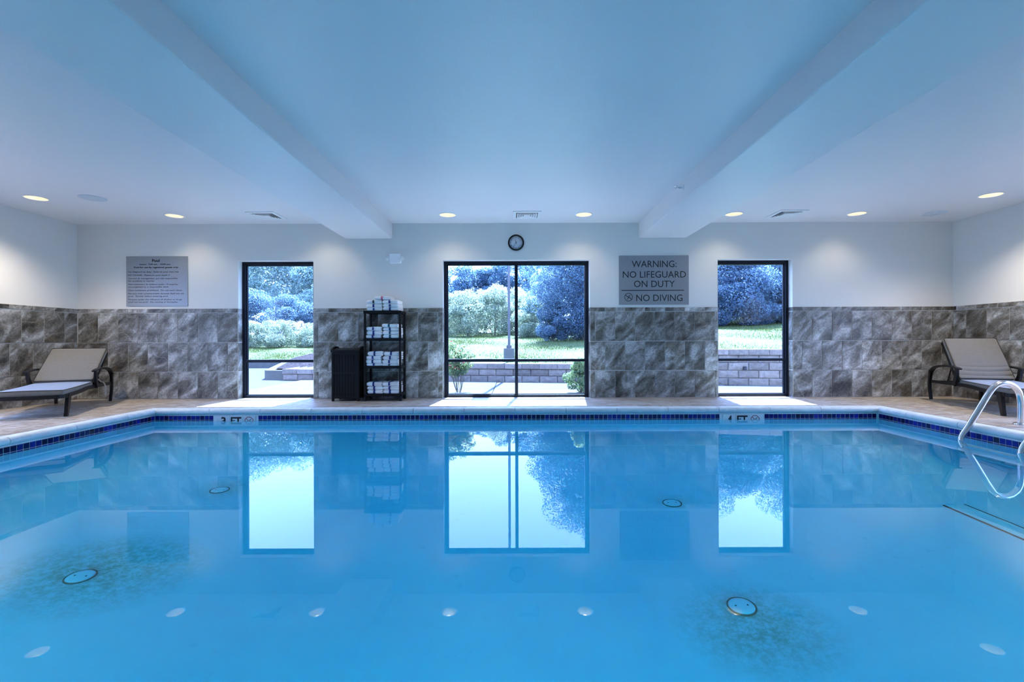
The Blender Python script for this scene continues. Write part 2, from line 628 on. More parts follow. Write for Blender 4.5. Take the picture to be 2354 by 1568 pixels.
def text_mesh(txt, mat, height, width=None, bold=0.0, ref='H', depth=0.0012):
    """letters standing in the xz plane, facing -y; origin at the left end of the baseline"""
    cu = bpy.data.curves.new('lettering', 'FONT')
    cu.body = txt
    cu.size = 1.0
    cu.resolution_u = 3
    cu.offset = bold
    o = bpy.data.objects.new('lettering_tmp', cu)
    COL.objects.link(o)
    dg = bpy.context.evaluated_depsgraph_get()
    me = bpy.data.meshes.new_from_object(o.evaluated_get(dg))
    bpy.data.objects.remove(o)
    bpy.data.curves.remove(cu)
    n = len(me.vertices)
    co = np.empty(n * 3, np.float32)
    me.vertices.foreach_get('co', co)
    co = co.reshape(-1, 3)
    x0, x1 = co[:, 0].min(), co[:, 0].max()
    k = height / 0.727                      # cap height of the built-in font
    kx = k if width is None else width / (x1 - x0)
    out = np.stack([(co[:, 0] - x0) * kx, np.full(n, -depth, np.float32), co[:, 1] * k], 1)
    me.vertices.foreach_set('co', out.ravel().astype(np.float32))
    me.materials.clear()
    me.materials.append(mat)
    me.update()
    return me, (x1 - x0) * kx


# ------------------------------------------------------------------ room shell
WT = 0.26                                            # thickness of the window wall
mb = MB()
edges = [XL - 0.2] + [e for w in WIN for e in w] + [XR + 0.2]
for i in range(0, len(edges), 2):
    mb.box(edges[i], edges[i + 1], D, D + WT, -0.3, ZC + 0.2)
for a, b in WIN:
    mb.box(a, b, D, D + WT, WTOP, ZC + 0.2)
    mb.box(a, b, D, D + WT, -0.3, -0.004)
wall_back = struct(mb.build('wall_back', M['wall']), 'painted window wall above grey tile wainscot')
side = []
for nm, x0, x1, lab in (('wall_left', XL - WT, XL, 'white wall with tile wainscot beside the left lounger'), ('wall_right', XR, XR + WT, 'white wall with tile wainscot beside the right lounger')):
    mb = MB().box(x0, x1, YF, SW0, -0.3, ZC + 0.2).box(x0, x1, SW1, D, -0.3, ZC + 0.2)
    mb.box(x0, x1, SW0, SW1, WTOP, ZC + 0.2).box(x0, x1, SW0, SW1, -0.3, -0.004)
    side.append(struct(mb.build(nm, M['wall']), lab))
wall_left, wall_right = side
wall_front = struct(MB().box(XL - 0.2, XR + 0.2, YF - 0.2, YF, -0.3, ZC + 0.2).build('wall_front', M['wall']), 'plain white wall facing the windows')

# ceiling with round holes for the downlights
LAMPS = [(-5.16, 7.137), (-3.01, 7.137), (-1.006, 7.137), (1.065, 7.137), (3.35, 7.137), (5.22, 7.137),
         (-6.345, 6.233), (6.34, 6.233), (-6.345, 3.9), (6.34, 3.9), (-6.345, 1.5), (6.34, 1.5)]  # last four are out of view, added for extra light on the side decks
HR, HC = 0.118, 0.19
xs = sorted({XL, XR} | {round(v, 4) for x, y in LAMPS for v in (x - HC, x + HC)})
ys = sorted({YF, D} | {round(v, 4) for x, y in LAMPS for v in (y - HC, y + HC)})
mb = MB()
for i in range(len(xs) - 1):
    for j in range(len(ys) - 1):
        cx, cy = (xs[i] + xs[i + 1]) / 2, (ys[j] + ys[j + 1]) / 2
        hole = [q for q in LAMPS if abs(q[0] - cx) < 0.01 and abs(q[1] - cy) < 0.01]
        if not hole:
            mb.add([(xs[i], ys[j], ZC), (xs[i + 1], ys[j], ZC), (xs[i + 1], ys[j + 1], ZC), (xs[i], ys[j + 1], ZC)], [(0, 1, 2, 3)])
        else:
            n, vs = 32, []
            for k in range(n):
                a = 2 * math.pi * k / n
                c, s = math.cos(a), math.sin(a)
                q = HC / max(abs(c), abs(s))
                vs += [(cx + c * q, cy + s * q, ZC), (cx + c * HR, cy + s * HR, ZC)]
            mb.add(vs, [(2 * k, 2 * k + 1, (2 * k + 3) % (2 * n), (2 * k + 2) % (2 * n)) for k in range(n)])
mb.box(XL, XR, YF, D, ZC + 0.19, ZC + 0.2)
ceiling = struct(mb.build('ceiling', M['ceiling']), 'white textured ceiling over the pool')
for (a, b, lab) in ((-2.745, -1.979, 'white dropped ceiling beam left of the clock'), (2.035, 2.81, 'white dropped ceiling beam right of the clock')):
    struct(MB().box(a, b, YF, D, 2.603, ZC + 0.01, 0.012).build('beam', M['ceiling']), lab)

# ------------------------------------------------------------------ wainscot tiles: every tile a piece of its wall
TW, TH, GR = 0.325, 0.477, 0.008
ROWS = [(1.405, 1.473, 'cap'), (0.922, 1.402, 'a'), (0.444, 0.919, 'b'), (0.004, 0.441, 'a')]


def tile_row(wall, u0, u1, z0, z1, anchor, place):
    k0 = math.floor((u0 - anchor) / TW)
    u = anchor + k0 * TW
    while u < u1 - 1e-4:
        a, b = max(u, u0), min(u + TW, u1)
        if b - a > 0.014:
            place(wall, a + GR / 2, b - GR / 2, z0 + GR / 2, z1 - GR / 2)
        u += TW


def place_back(wall, a, b, z0, z1):
    put('tile', slab_mesh('tile', b - a, z1 - z0, 0.009, 0.0015, M['slate']), wall, ((a + b) / 2, D - 0.001, (z0 + z1) / 2), FACE_Y)


def place_left(wall, a, b, z0, z1):
    put('tile', slab_mesh('tile', b - a, z1 - z0, 0.009, 0.0015, M['slate']), wall, (XL + 0.001, (a + b) / 2, (z0 + z1) / 2), FACE_PX)


def place_right(wall, a, b, z0, z1):
    put('tile', slab_mesh('tile', b - a, z1 - z0, 0.009, 0.0015, M['slate']), wall, (XR - 0.001, (a + b) / 2, (z0 + z1) / 2), FACE_NX)


SEG = [(XL, WIN[0][0], -4.504), (WIN[0][1], WIN[1][0], -3.19), (WIN[1][1], WIN[2][0], 1.643), (WIN[2][1], XR, 4.852)]
for (a, b, anc) in SEG:
    MB().box(a + 0.001, b - 0.001, D - 0.004, D + 0.01, 0.0, 1.472).build('tile_grout', M['grout'], wall_back)
    for z0, z1, kind in ROWS:
        tile_row(wall_back, a + 0.004, b - 0.004, z0, z1, anc + (TW / 2 if kind != 'a' else 0), place_back)
for wall, xg, pl, anc in ((wall_left, (XL - 0.01, XL + 0.004), place_left, 7.427), (wall_right, (XR - 0.004, XR + 0.01), place_right, 7.422)):
    MB().box(*xg, YF, SW0, 0.0, 1.472).box(*xg, SW1, D - 0.001, 0.0, 1.472).build('tile_grout', M['grout'], wall)
    for z0, z1, kind in ROWS:
        tile_row(wall, SW1 + 0.003, D - 0.012, z0, z1, anc + (TW / 2 if kind != 'a' else 0), pl)
    mb = MB()                                            # the same tiles further on, beside and behind the camera
    for z0, z1, kind in ROWS:
        u = anc - 60 * TW + (TW / 2 if kind != 'a' else 0)
        while u < SW0:
            a, b = max(u, YF), min(u + TW, SW0 - 0.003)
            if b - a > 0.03:
                x0 = XL + 0.003 if wall is wall_left else XR - 0.010
                mb.box(x0, x0 + 0.007, a + GR / 2, b - GR / 2, z0 + GR / 2, z1 - GR / 2)
            u += TW
    o = mb.build('tile_field', M['slate'], wall)
    o['kind'] = 'stuff'
# tiles returning into the window jambs
for (a, b) in WIN:
    for x, sgn in ((a, 1), (b, -1)):
        for z0, z1, kind in ROWS:
            put('tile', slab_mesh('tile', 0.105, z1 - z0 - GR, 0.006, 0.001, M['slate']), wall_back,
                (x - sgn * 0.0005, D + 0.052, (z0 + z1) / 2), FACE_PX if sgn > 0 else FACE_NX)

# ------------------------------------------------------------------ windows
FY0, FY1, FW = D + 0.11, D + 0.21, 0.052
SIDE_Y = (SW0 + SW1) / 2
SPOTS = [((a + b) / 2, FY0, 0.0, b - a) for a, b in WIN] + [(XL - 0.11, SIDE_Y, R(90), SW1 - SW0), (XR + 0.11, SIDE_Y, R(-90), SW1 - SW0)]
for i, (wx, wy, wr, ww) in enumerate(SPOTS):
    lab = ['tall narrow black framed window beside the towel rack', 'wide two-light black framed window under the clock',
           'tall narrow black framed window right of the warning sign',
           'added wide black framed window, unseen in the left side wall', 'added wide black framed window, unseen in the right side wall'][i]
    w = struct(empty('window_%d' % (i + 1), (wx, wy, 0), wr), lab)
    h = ww / 2
    mid = (FY1 - FY0)
    for s in (-1, 1):
        x0, x1 = (-h, -h + FW) if s < 0 else (h - FW, h)
        mb = MB().box(x0, x1, 0, mid, 0.0, WTOP, 0.003)
        xi = -h + FW if s < 0 else h - FW
        mb.box(min(xi, xi - s * 0.014), max(xi, xi - s * 0.014), 0.034, 0.066, 0.04, WTOP - FW)      # glazing stop
        mb.build('jamb', M['frame'], w)
    MB().box(-h + FW, h - FW, 0, mid, WTOP - FW, WTOP, 0.003).box(-h + FW, h - FW, 0.034, 0.066, WTOP - FW - 0.014, WTOP - FW).build('head_rail', M['frame'], w)
    MB().box(-h + FW, h - FW, 0, mid, 0.0, 0.042, 0.003).box(-h + FW, h - FW, 0.034, 0.066, 0.042, 0.052).build('sill_rail', M['frame'], w)
    cells = [(-h + FW, h - FW)]
    if i in (1, 3, 4):
        MB().box(-0.026, 0.026, 0, mid, 0.042, WTOP - FW, 0.003).build('mullion', M['frame'], w)
        cells = [(-h + FW, -0.026), (0.026, h - FW)]
    for (c0, c1) in cells:
        MB().box(c0, c1, 0.004, mid - 0.004, 0.585, 0.632, 0.003).build('crossbar', M['frame'], w)
        for z0, z1 in ((0.052, 0.588), (0.629, WTOP - FW - 0.01)):
            MB().box(c0 - 0.004, c1 + 0.004, 0.047, 0.053, z0 - 0.006, z1 + 0.006).build('pane', M['glass'], w)

# ------------------------------------------------------------------ pool, coping, deck
pool = struct(empty('pool', ((PXL + PXR) / 2, (PY0 + PY1) / 2, 0)), 'indoor swimming pool with cobalt waterline tiles')
PO = Vector(pool.location)


def inpool(o):
    o.location = Vector(o.location) - PO
    return o


inpool(MB().box(PXL - 0.15, PXR + 0.15, PY0 - 0.15, PY1 + 0.15, ZB - 0.15, ZB).build('pool_floor', M['plaster'], pool))
walls = {}
walls['far'] = inpool(MB().box(PXL - 0.15, PXR + 0.15, PY1 + 0.004, PY1 + 0.15, ZB, -0.085).build('pool_wall', M['plaster'], pool))
walls['near'] = inpool(MB().box(PXL - 0.15, PXR + 0.15, PY0 - 0.15, PY0 - 0.004, ZB, -0.085).build('pool_wall', M['plaster'], pool))
walls['left'] = inpool(MB().box(PXL - 0.15, PXL - 0.004, PY0, PY1, ZB, -0.085).build('pool_wall', M['plaster'], pool))
walls['right'] = inpool(MB().box(PXR + 0.004, PXR + 0.15, PY0, PY1, ZB, -0.085).build('pool_wall', M['plaster'], pool))
P, PT = 0.0625, 0.0555
TR = [(-0.1005, -0.158), (-0.163, -0.2205)]
tile_me = slab_mesh('waterline_tile', PT, 0.0575, 0.006, 0.0015, M['cobalt'])
MARK = [(-4.15, -3.61), (2.906, 3.445)]
g = MB().box(PXL - 0.1, PXR + 0.1, PY1 - 0.0015, PY1 + 0.02, -0.225, -0.083)
g.box(PXL - 0.02, PXL + 0.0015, PY0, PY1, -0.225, -0.083).box(PXR - 0.0015, PXR + 0.02, PY0, PY1, -0.225, -0.083)
g.box(PXL - 0.1, PXR + 0.1, PY0 - 0.02, PY0 + 0.0015, -0.225, -0.083)
inpool(g.build('tile_band_grout', M['poolgrout'], pool))
# far wall: both rows, broken by the depth markers; side walls in view
x = PXL + P / 2 + 0.008
while x < PXR - P / 2:
    if not any(a - P * 0.45 < x < b + P * 0.45 for a, b in MARK):
        for z1, z0 in TR:
            o = put('waterline_tile', tile_me, walls['far'], None, FACE_Y)
            o.location = Vector((x, PY1 - 0.001, (z0 + z1) / 2)) - PO - Vector(walls['far'].location) + PO * 0
            o.location = Vector((x, PY1 - 0.001, (z0 + z1) / 2))
    x += P
for key, xx, rot in (('left', PXL + 0.001, FACE_PX), ('right', PXR - 0.001, FACE_NX)):
    y = PY1 - P / 2 - 0.008
    while y > 3.9:
        for z1, z0 in TR:
            put('waterline_tile', tile_me, walls[key], (xx, y, (z0 + z1) / 2), rot)
        y -= P
    mb = MB()
    while y > PY0 + P:
        for z1, z0 in TR:
            mb.box(min(xx, xx + (0.005 if key == 'left' else -0.005)), max(xx, xx + (0.005 if key == 'left' else -0.005)), y - PT / 2, y + PT / 2, z0, z1)
        y -= P
    o = mb.build('waterline_tile_field', M['cobalt'], walls[key])
    o['kind'] = 'stuff'
mb = MB()
x = PXL + P / 2
while x < PXR:
    for z1, z0 in TR:
        mb.box(x - PT / 2, x + PT / 2, PY0 + 0.001, PY0 + 0.006, z0, z1)
    x += P
mb.build('waterline_tile_field', M['cobalt'], walls['near'])['kind'] = 'stuff'
for key in walls:                      # pieces above were given in room coordinates
    for c in walls[key].children:
        pass


def octagon_sign(parent, x, z, r, y):
    """octagonal no-diving mark: ring, slash and a diving figure"""
    mb, n = MB(), 8
    vs = []
    for k in range(n):
        a = 2 * math.pi * (k + 0.5) / n
        vs += [(x + r * math.cos(a), y, z + r * math.sin(a)), (x + r * 0.86 * math.cos(a), y, z + r * 0.86 * math.sin(a))]
    mb.add(vs, [(2 * k, 2 * k + 1, (2 * k + 3) % 16, (2 * k + 2) % 16) for k in range(n)])
    q = r * 0.64
    mb.strip([(x - q, y, z + q), (x + q, y, z - q)], (0, 1, 0), 0.0006, r * 0.12)
    mb.build('prohibition_ring', M['red'], parent)
    mb = MB()
    mb.strip([(x - r * 0.42, y - 0.0006, z - r * 0.42), (x - r * 0.05, y - 0.0006, z - r * 0.02), (x + r * 0.42, y - 0.0006, z + r * 0.5)], (0, 1, 0), 0.0006, r * 0.12)
    mb.strip([(x - r * 0.05, y - 0.0006, z - r * 0.02), (x + r * 0.3, y - 0.0006, z - r * 0.3)], (0, 1, 0), 0.0006, r * 0.09)
    mb.build('diver_figure', M['ink'], parent)


for (a, b), num, lab in ((MARK[0], '3', 'white depth marker reading 3 FT with no-diving octagon'), (MARK[1], '4', 'white depth marker reading 4 FT with no-diving octagon')):
    w = (b - a) / 3
    mk = empty('depth_marker', (0, 0, 0))
    mk.parent = pool
    mk.location = Vector((a, PY1 - 0.001, -0.0995)) - PO
    mk['label'] = lab
    for k in range(3):
        t = put('marker_tile', slab_mesh('marker_tile', w - 0.003, w - 0.003, 0.008, 0.002, M['marker']), mk, (w * (k + 0.5), 0, -w / 2), FACE_Y)
    me, tw = text_mesh(num, M['ink'], 0.112, 0.066, 0.03)
    put('numeral', me, mk, (w * 0.5 - 0.033 + 0.005, -0.0085, -0.128))
    me, tw = text_mesh('FT', M['ink'], 0.112, 0.148, 0.03)
    put('letters', me, mk, (w * 1.5 - 0.074, -0.0085, -0.128))
    octagon_sign(mk, w * 2.5, -w / 2 + 0.012, 0.066, -0.0092)

# coping stones: bullnose
prof = [(0.0, 0.0)]
CP = [(0.100, -0.002), (-0.004, -0.002)]
for k in range(1, 12):
    a = R(90 + 180 * k / 12)
    CP.append((-0.004 + 0.040 * math.cos(a), -0.042 + 0.040 * math.sin(a)))
CP += [(-0.004, -0.082), (0.100, -0.082)]


def coping(x0, x1, y0, y1, side):
    mb = MB()
    n = len(CP)
    if side in ('far', 'near'):
        sg, base, dz = (1, PY1, 0) if side == 'far' else (-1, PY0, 0)
        ring = lambda t: [(t, base + sg * u, z) for u, z in CP]
        a, b = ring(x0 + 0.003), ring(x1 - 0.003)
    else:
        sg, base = (-1, PXL) if side == 'left' else (1, PXR)
        ring = lambda t: [(base + sg * u, t, z - 0.0006) for u, z in CP]
        a, b = ring(y0 + 0.003), ring(y1 - 0.003)
    mb.add(a[1:14] + b[1:14], [(k, k + 13, k + 14, k + 1) for k in range(12)], True)      # rounded nose, smooth
    mb.add([a[0], a[1], b[1], b[0]], [(0, 1, 2, 3)])
    mb.add([a[13], a[14], b[14], b[13]], [(0, 1, 2, 3)])
    mb.add([a[14], a[0], b[0], b[14]], [(0, 1, 2, 3)])
    mb.add(a, [tuple(range(n))])
    mb.add(b, [tuple(range(n - 1, -1, -1))])
    me = mb.mesh('coping_stone', M['coping'])
    o = put('coping_stone', me, pool)
    o.location = -PO
    return o


CL = 0.708
xj = [0.01 + CL * k for k in range(-7, 8)]
xe = [PXL - 0.1] + [q for q in xj if PXL + 0.2 < q < PXR - 0.2] + [PXR + 0.1]
for a, b in zip(xe[:-1], xe[1:]):
    coping(a, b, 0, 0, 'far')
    coping(a, b, 0, 0, 'near')
ye = [PY1 - 0.02 - 0.48 - CL * k for k in range(0, 9)]
ye = [PY1 + 0.02] + [q for q in ye if q > PY0 + 0.2] + [PY0 - 0.02]
for a, b in zip(ye[1:], ye[:-1]):
    coping(0, 0, a, b, 'left')
    coping(0, 0, a, b, 'right')
mb = MB()                               # mortar bed behind and under the coping
mb.box(PXL - 0.099, PXR + 0.099, PY1 + 0.002, PY1 + 0.098, -0.1, -0.006).box(PXL - 0.099, PXR + 0.099, PY0 - 0.098, PY0 - 0.002, -0.1, -0.006)
mb.box(PXL - 0.098, PXL - 0.002, PY0, PY1, -0.1, -0.007).box(PXR + 0.002, PXR + 0.098, PY0, PY1, -0.1, -0.007)
inpool(mb.build('mortar_bed', M['poolgrout'], pool))

# water: one closed body, its sides tucked into the pool walls
wb = MB().box(PXL - 0.03, PXR + 0.03, PY0 - 0.03, PY1 + 0.03, ZB - 0.03, ZW).build('pool_water', M['water'])
tag(wb, 'still clear blue water filling the pool, mirroring the windows', 'water', None, 'stuff')

# deck: a slab round the pool, tiles laid on it
mb = MB()
HX0, HX1, HY0, HY1 = PXL - 0.1, PXR + 0.1, PY0 - 0.1, PY1 + 0.1
for q in ((XL - 0.12, XR + 0.12, HY1, D + 0.12), (XL - 0.12, XR + 0.12, YF, HY0), (XL - 0.12, HX0, HY0, HY1), (HX1, XR + 0.12, HY0, HY1)):
    mb.box(*q, -0.3, -0.005)
floor = struct(mb.build('floor', M['grout']), 'beige stone-look tiled deck round the pool')
FT = 0.154
cand = []


def add_deck(x0, x1, y0, y1, ty=FT):
    nx, ny = max(1, round((x1 - x0) / FT)), max(1, round((y1 - y0) / ty))
    dx, dy = (x1 - x0) / nx, (y1 - y0) / ny
    for i in range(nx):
        for j in range(ny):
            cand.append((x0 + dx * (i + .5), y0 + dy * (j + .5), dx - 0.004, dy - 0.004))


for (a, b) in WIN:
    add_deck(a + 0.01, b - 0.01, D, D + 0.108, 0.108)
add_deck(XL + 0.01, XR - 0.01, D - 0.21, D - 0.011, 0.2)
add_deck(XL + 0.01, XR - 0.01, HY1 + 0.001, D - 0.21)
add_deck(XL + 0.01, HX0 - 0.001, YF, HY1 + 0.001)
add_deck(HX1 + 0.001, XR - 0.01, YF, HY1 + 0.001)
add_deck(HX0 - 0.001, HX1 + 0.001, YF, HY0 - 0.001)


def seen_px(t):
    x, y, w, h = t
    if y < 1.0:
        return 0
    px = 1182 + x / y * FPX
    if not -10 < px < 2364:
        return 0
    return (w * FPX / y) * (h * CAMZ * FPX / y / y)


cand.sort(key=seen_px, reverse=True)
for x, y, w, h in cand[:300]:
    put('deck_tile', slab_mesh('deck_tile', w, h, 0.006, 0.001, M['deck']), floor, (x, y, -0.006))
mb = MB()
for x, y, w, h in cand[300:]:
    mb.add([(x - w / 2, y - h / 2, -0.0004), (x + w / 2, y - h / 2, -0.0004), (x + w / 2, y + h / 2, -0.0004), (x - w / 2, y + h / 2, -0.0004)], [(0, 1, 2, 3)])
    mb.add([(x - w / 2, y - h / 2, -0.006), (x + w / 2, y - h / 2, -0.006), (x + w / 2, y - h / 2, -0.0004), (x - w / 2, y - h / 2, -0.0004)], [(0, 1, 2, 3)])
o = mb.build('deck_tile_field', M['deck'], floor)
o['kind'] = 'stuff'

# ------------------------------------------------------------------ things in the pool
IN = [(-2.704, 2.92, 'white round inlet cover on the pool floor ringed by the largest brown stain'),
      (1.321, 2.734, 'white round inlet cover on the pool floor under the right downlight reflections'),
      (1.382, 4.12, 'white round inlet cover on the pool floor below the warning sign reflection'),
      (-2.739, 4.357, 'white round inlet cover on the pool floor near the left window reflection')]
for x, y, lab in IN:
    t = tag(empty('inlet_cover', (x, y, ZB)), lab, 'pool fitting', 'inlet covers on the pool floor')
    MB().lathe([(0.082, 0), (0.082, 0.008), (0.078, 0.011), (0.0755, 0.008), (0.0755, 0.0)], 28).build('rim', M['rim'], t)
    MB().lathe([(0.0005, 0.016), (0.05, 0.0155), (0.070, 0.012), (0.073, 0.006), (0.073, 0.0)], 28, cap=False).build('cover', M['bright'], t)
    for s in (-1, 1):
        MB().lathe([(0.0055, 0.0), (0.0055, 0.0175), (0.002, 0.0185)], 8, (s * 0.035, 0, 0)).build('screw', M['darkrec'], t)
t = tag(empty('drain_channel', (3.632, 3.2, ZB)), 'long white drain channel on the pool floor near the ladder', 'pool drain')
MB().box(-0.078, 0.078, -0.67, 0.67, 0.0, 0.016, 0.003).build('cover_plate', M['bright'], t)
for s in (-1, 1):
    MB().box(s * 0.087 - 0.007, s * 0.087 + 0.007, -0.68, 0.68, 0.0, 0.012).build('slot', M['darkrec'], t)

# three added underwater lights, unseen in the near pool wall, to brighten the water
for x, lab in ((-3.0, 'added underwater fill light in the near wall, left of the camera'), (0.03, 'added underwater fill light in the near wall below the camera'), (3.1, 'added underwater fill light in the near wall, right of the camera')):
    t = tag(empty('pool_fill_light', (x, PY0 - 0.004, -0.62)), lab, 'pool fill light', 'added underwater lights in the near wall')
    MB().lathe([(0.15, 0.0), (0.15, 0.012), (0.135, 0.02), (0.122, 0.012), (0.122, 0.0)], 28, axis='y').build('bezel', M['steel'], t)
    MB().lathe([(0.121, 0.004), (0.121, 0.010), (0.08, 0.016), (0.001, 0.018)], 28, axis='y', cap=False).build('lens', M['white'], t)
    d = bpy.data.lights.new('pool_fill_beam', 'AREA')
    d.shape, d.size, d.energy, d.color = 'DISK', 0.22, 7.0, (0.85, 0.90, 1.0)
    o = bpy.data.objects.new('pool_fill_beam', d)
    COL.objects.link(o)
    o.parent = t
    o.location, o.rotation_euler = (0, 0.03, 0), (R(90), 0, 0)

# ladder with two bent steel grab rails
lad = tag(empty('pool_ladder', (PXR, 4.845, 0)), 'polished steel pool ladder with two bent grab rails at right edge', 'ladder')


def smooth_path(pts, n=6):
    P0 = [Vector(p) for p in pts]
    out = []
    for i in range(len(P0) - 1):
        a, b = P0[max(i - 1, 0)], P0[i]
        c, d = P0[i + 1], P0[min(i + 2, len(P0) - 1)]
        for k in range(n):
            t = k / n
            out.append(0.5 * ((2 * b) + (c - a) * t + (2 * a - 5 * b + 4 * c - d) * t * t + (3 * b - a - 3 * c + d) * t ** 3))
    return out + [P0[-1]]


for yy in (5.15 - 4.845, 4.54 - 4.845):
    pts = [(5.56, -0.02), (5.56, 0.12), (5.555, 0.27), (5.525, 0.37), (5.45, 0.435), (5.36, 0.45), (5.275, 0.42), (5.21, 0.345), (5.13, 0.215), (5.05, 0.085), (4.97, -0.045),
           (4.925, -0.11), (4.90, -0.18), (4.895, -0.28), (4.895, -0.55), (4.895, -0.85), (4.92, -0.93), (4.99, -0.96), (5.079, -0.96)]
    MB().tube(smooth_path([(x - PXR, yy, z) for x, z in pts], 4), 0.030, 16).build('grab_rail', M['steel'], lad)
    MB().lathe([(0.065, 0.0), (0.065, 0.006), (0.05, 0.016), (0.03, 0.020), (0.026, 0.020)], 24, (5.56 - PXR, yy, 0.0)).build('escutcheon', M['steel'], lad)
for z in (-0.42, -0.66, -0.9):
    MB().box(4.86 - PXR, 4.96 - PXR, 4.52 - 4.845, 5.17 - 4.845, z - 0.02, z + 0.02, 0.012).build('tread', M['white'], lad)

# ------------------------------------------------------------------ ceiling fittings
LAB = ['warm recessed downlight in the ceiling above the pool rules sign', 'recessed downlight hidden behind the left beam, seen only in the water',
       'recessed downlight in the ceiling left of the clock', 'recessed downlight in the ceiling right of the clock',
       'recessed downlight against the outer edge of the right beam', 'warm recessed downlight between the right vent and the right corner',
       'recessed downlight near the left wall above the lounger', 'recessed downlight near the right wall above the lounger',
       'added unseen downlight over the left deck level with mid pool', 'added unseen downlight over the right deck level with mid pool',
       'added unseen downlight over the left deck beside the camera', 'added unseen downlight over the right deck beside the camera']
for (x, y), lab in zip(LAMPS, LAB):
    t = tag(empty('downlight', (x, y, ZC)), lab, 'ceiling light', 'recessed downlights round the ceiling')
    MB().lathe([(0.117, 0.002), (0.136, 0.0), (0.136, -0.004), (0.130, -0.007), (0.118, -0.006), (0.116, 0.002)], 32, cap=False).build('trim_ring', M['white'], t)
    MB().lathe([(0.116, 0.0), (0.105, 0.035), (0.085, 0.075), (0.06, 0.105), (0.045, 0.12)], 32, cap=False).build('reflector', M['reflector'], t)
    MB().lathe([(0.045, 0.121), (0.045, 0.10), (0.036, 0.07), (0.018, 0.055), (0.001, 0.052)], 16, cap=False).build('bulb', M['bulb'], t)
    d = bpy.data.lights.new('downlight_beam', 'SPOT')
    d.energy, d.color = (9.0 if y > 7 else 70.0), (1.0, 0.86, 0.68)
    d.spot_size, d.spot_blend, d.shadow_soft_size = R(125), 1.0, 0.08
    o = bpy.data.objects.new('downlight_beam', d)
    COL.objects.link(o)
    o.parent = t
    o.location = (0, 0, 0.03)
for x, y, lab in ((-3.76, 7.14, 'square white air vent between the pool sign and left beam'), (0.2, 7.148, 'square white air vent above the clock'),
                  (4.147, 7.123, 'square white air vent right of the right beam')):
    t = tag(empty('air_vent', (x, y, ZC)), lab, 'air vent', 'square ceiling vents above the windows')
    h = 0.212
    MB().box(-0.165, 0.165, -0.165, 0.165, -0.004, -0.001).build('backing', M['darkrec'], t)
    mb = MB()
    ring = lambda r, z: [(-r, -r, z), (r, -r, z), (r, r, z), (-r, r, z)]
    vs = ring(h, -0.001) + ring(h, -0.010) + ring(h - 0.012, -0.014) + ring(0.168, -0.016) + ring(0.160, -0.004)
    mb.add(vs, [(4 * i + k, 4 * i + (k + 1) % 4, 4 * i + 4 + (k + 1) % 4, 4 * i + 4 + k) for i in range(4) for k in range(4)])
    mb.build('frame', M['white'], t)
    for k, r in enumerate((0.150, 0.118, 0.086)):
        mb = MB()
        vs = ring(r, -0.020) + ring(r - 0.022, -0.005) + ring(r - 0.024, -0.007) + ring(r - 0.003, -0.022)
        mb.add(vs, [(4 * i + q, 4 * i + (q + 1) % 4, (4 * i + 4 + (q + 1) % 4) % 16, (4 * i + 4 + q) % 16) for i in range(4) for q in range(4)])
        mb.build('louver', M['white'], t)
    MB().box(-0.052, 0.052, -0.052, 0.052, -0.02, -0.004, 0.004).build('centre_plate', M['white'], t)
for x, y, lab in ((-5.6, 6.24, 'round white flat ceiling speaker near the left corner'), (6.39, 7.12, 'round white flat ceiling speaker near the right corner')):
    t = tag(empty('ceiling_speaker', (x, y, ZC)), lab, 'speaker', 'round ceiling discs near the corners')
    MB().lathe([(0.15, 0.0), (0.15, -0.005), (0.142, -0.010), (0.12, -0.012), (0.001, -0.016)], 32, cap=False).build('disc', M['greywhite'], t)
    MB().lathe([(0.011, -0.012), (0.011, -0.019), (0.004, -0.021)], 10).build('screw', M['steel'], t)
t = tag(empty('sprinkler_head', (2.035, 5.63, 2.766)), 'small chrome sprinkler head on the right beam side', 'sprinkler')
MB().lathe([(0.036, 0.001), (0.036, -0.003), (0.022, -0.012), (0.014, -0.013)], 20, axis='x').build('escutcheon', M['white'], t)
mb = MB().lathe([(0.011, -0.01), (0.011, -0.05), (0.006, -0.055)], 12, axis='x')
mb.tube([(-0.05, -0.008, -0.008), (-0.075, -0.012, -0.004), (-0.09, 0, 0)], 0.003, 6).tube([(-0.05, 0.008, 0.008), (-0.075, 0.012, 0.004), (-0.09, 0, 0)], 0.003, 6)
mb.build('body', M['steel'], t)
MB().box(-0.096, -0.090, -0.017, 0.017, -0.017, 0.017, 0.002).box(-0.112, -0.07, -0.015, 0.015, 0.015, 0.019).build('deflector', M['steel'], t)

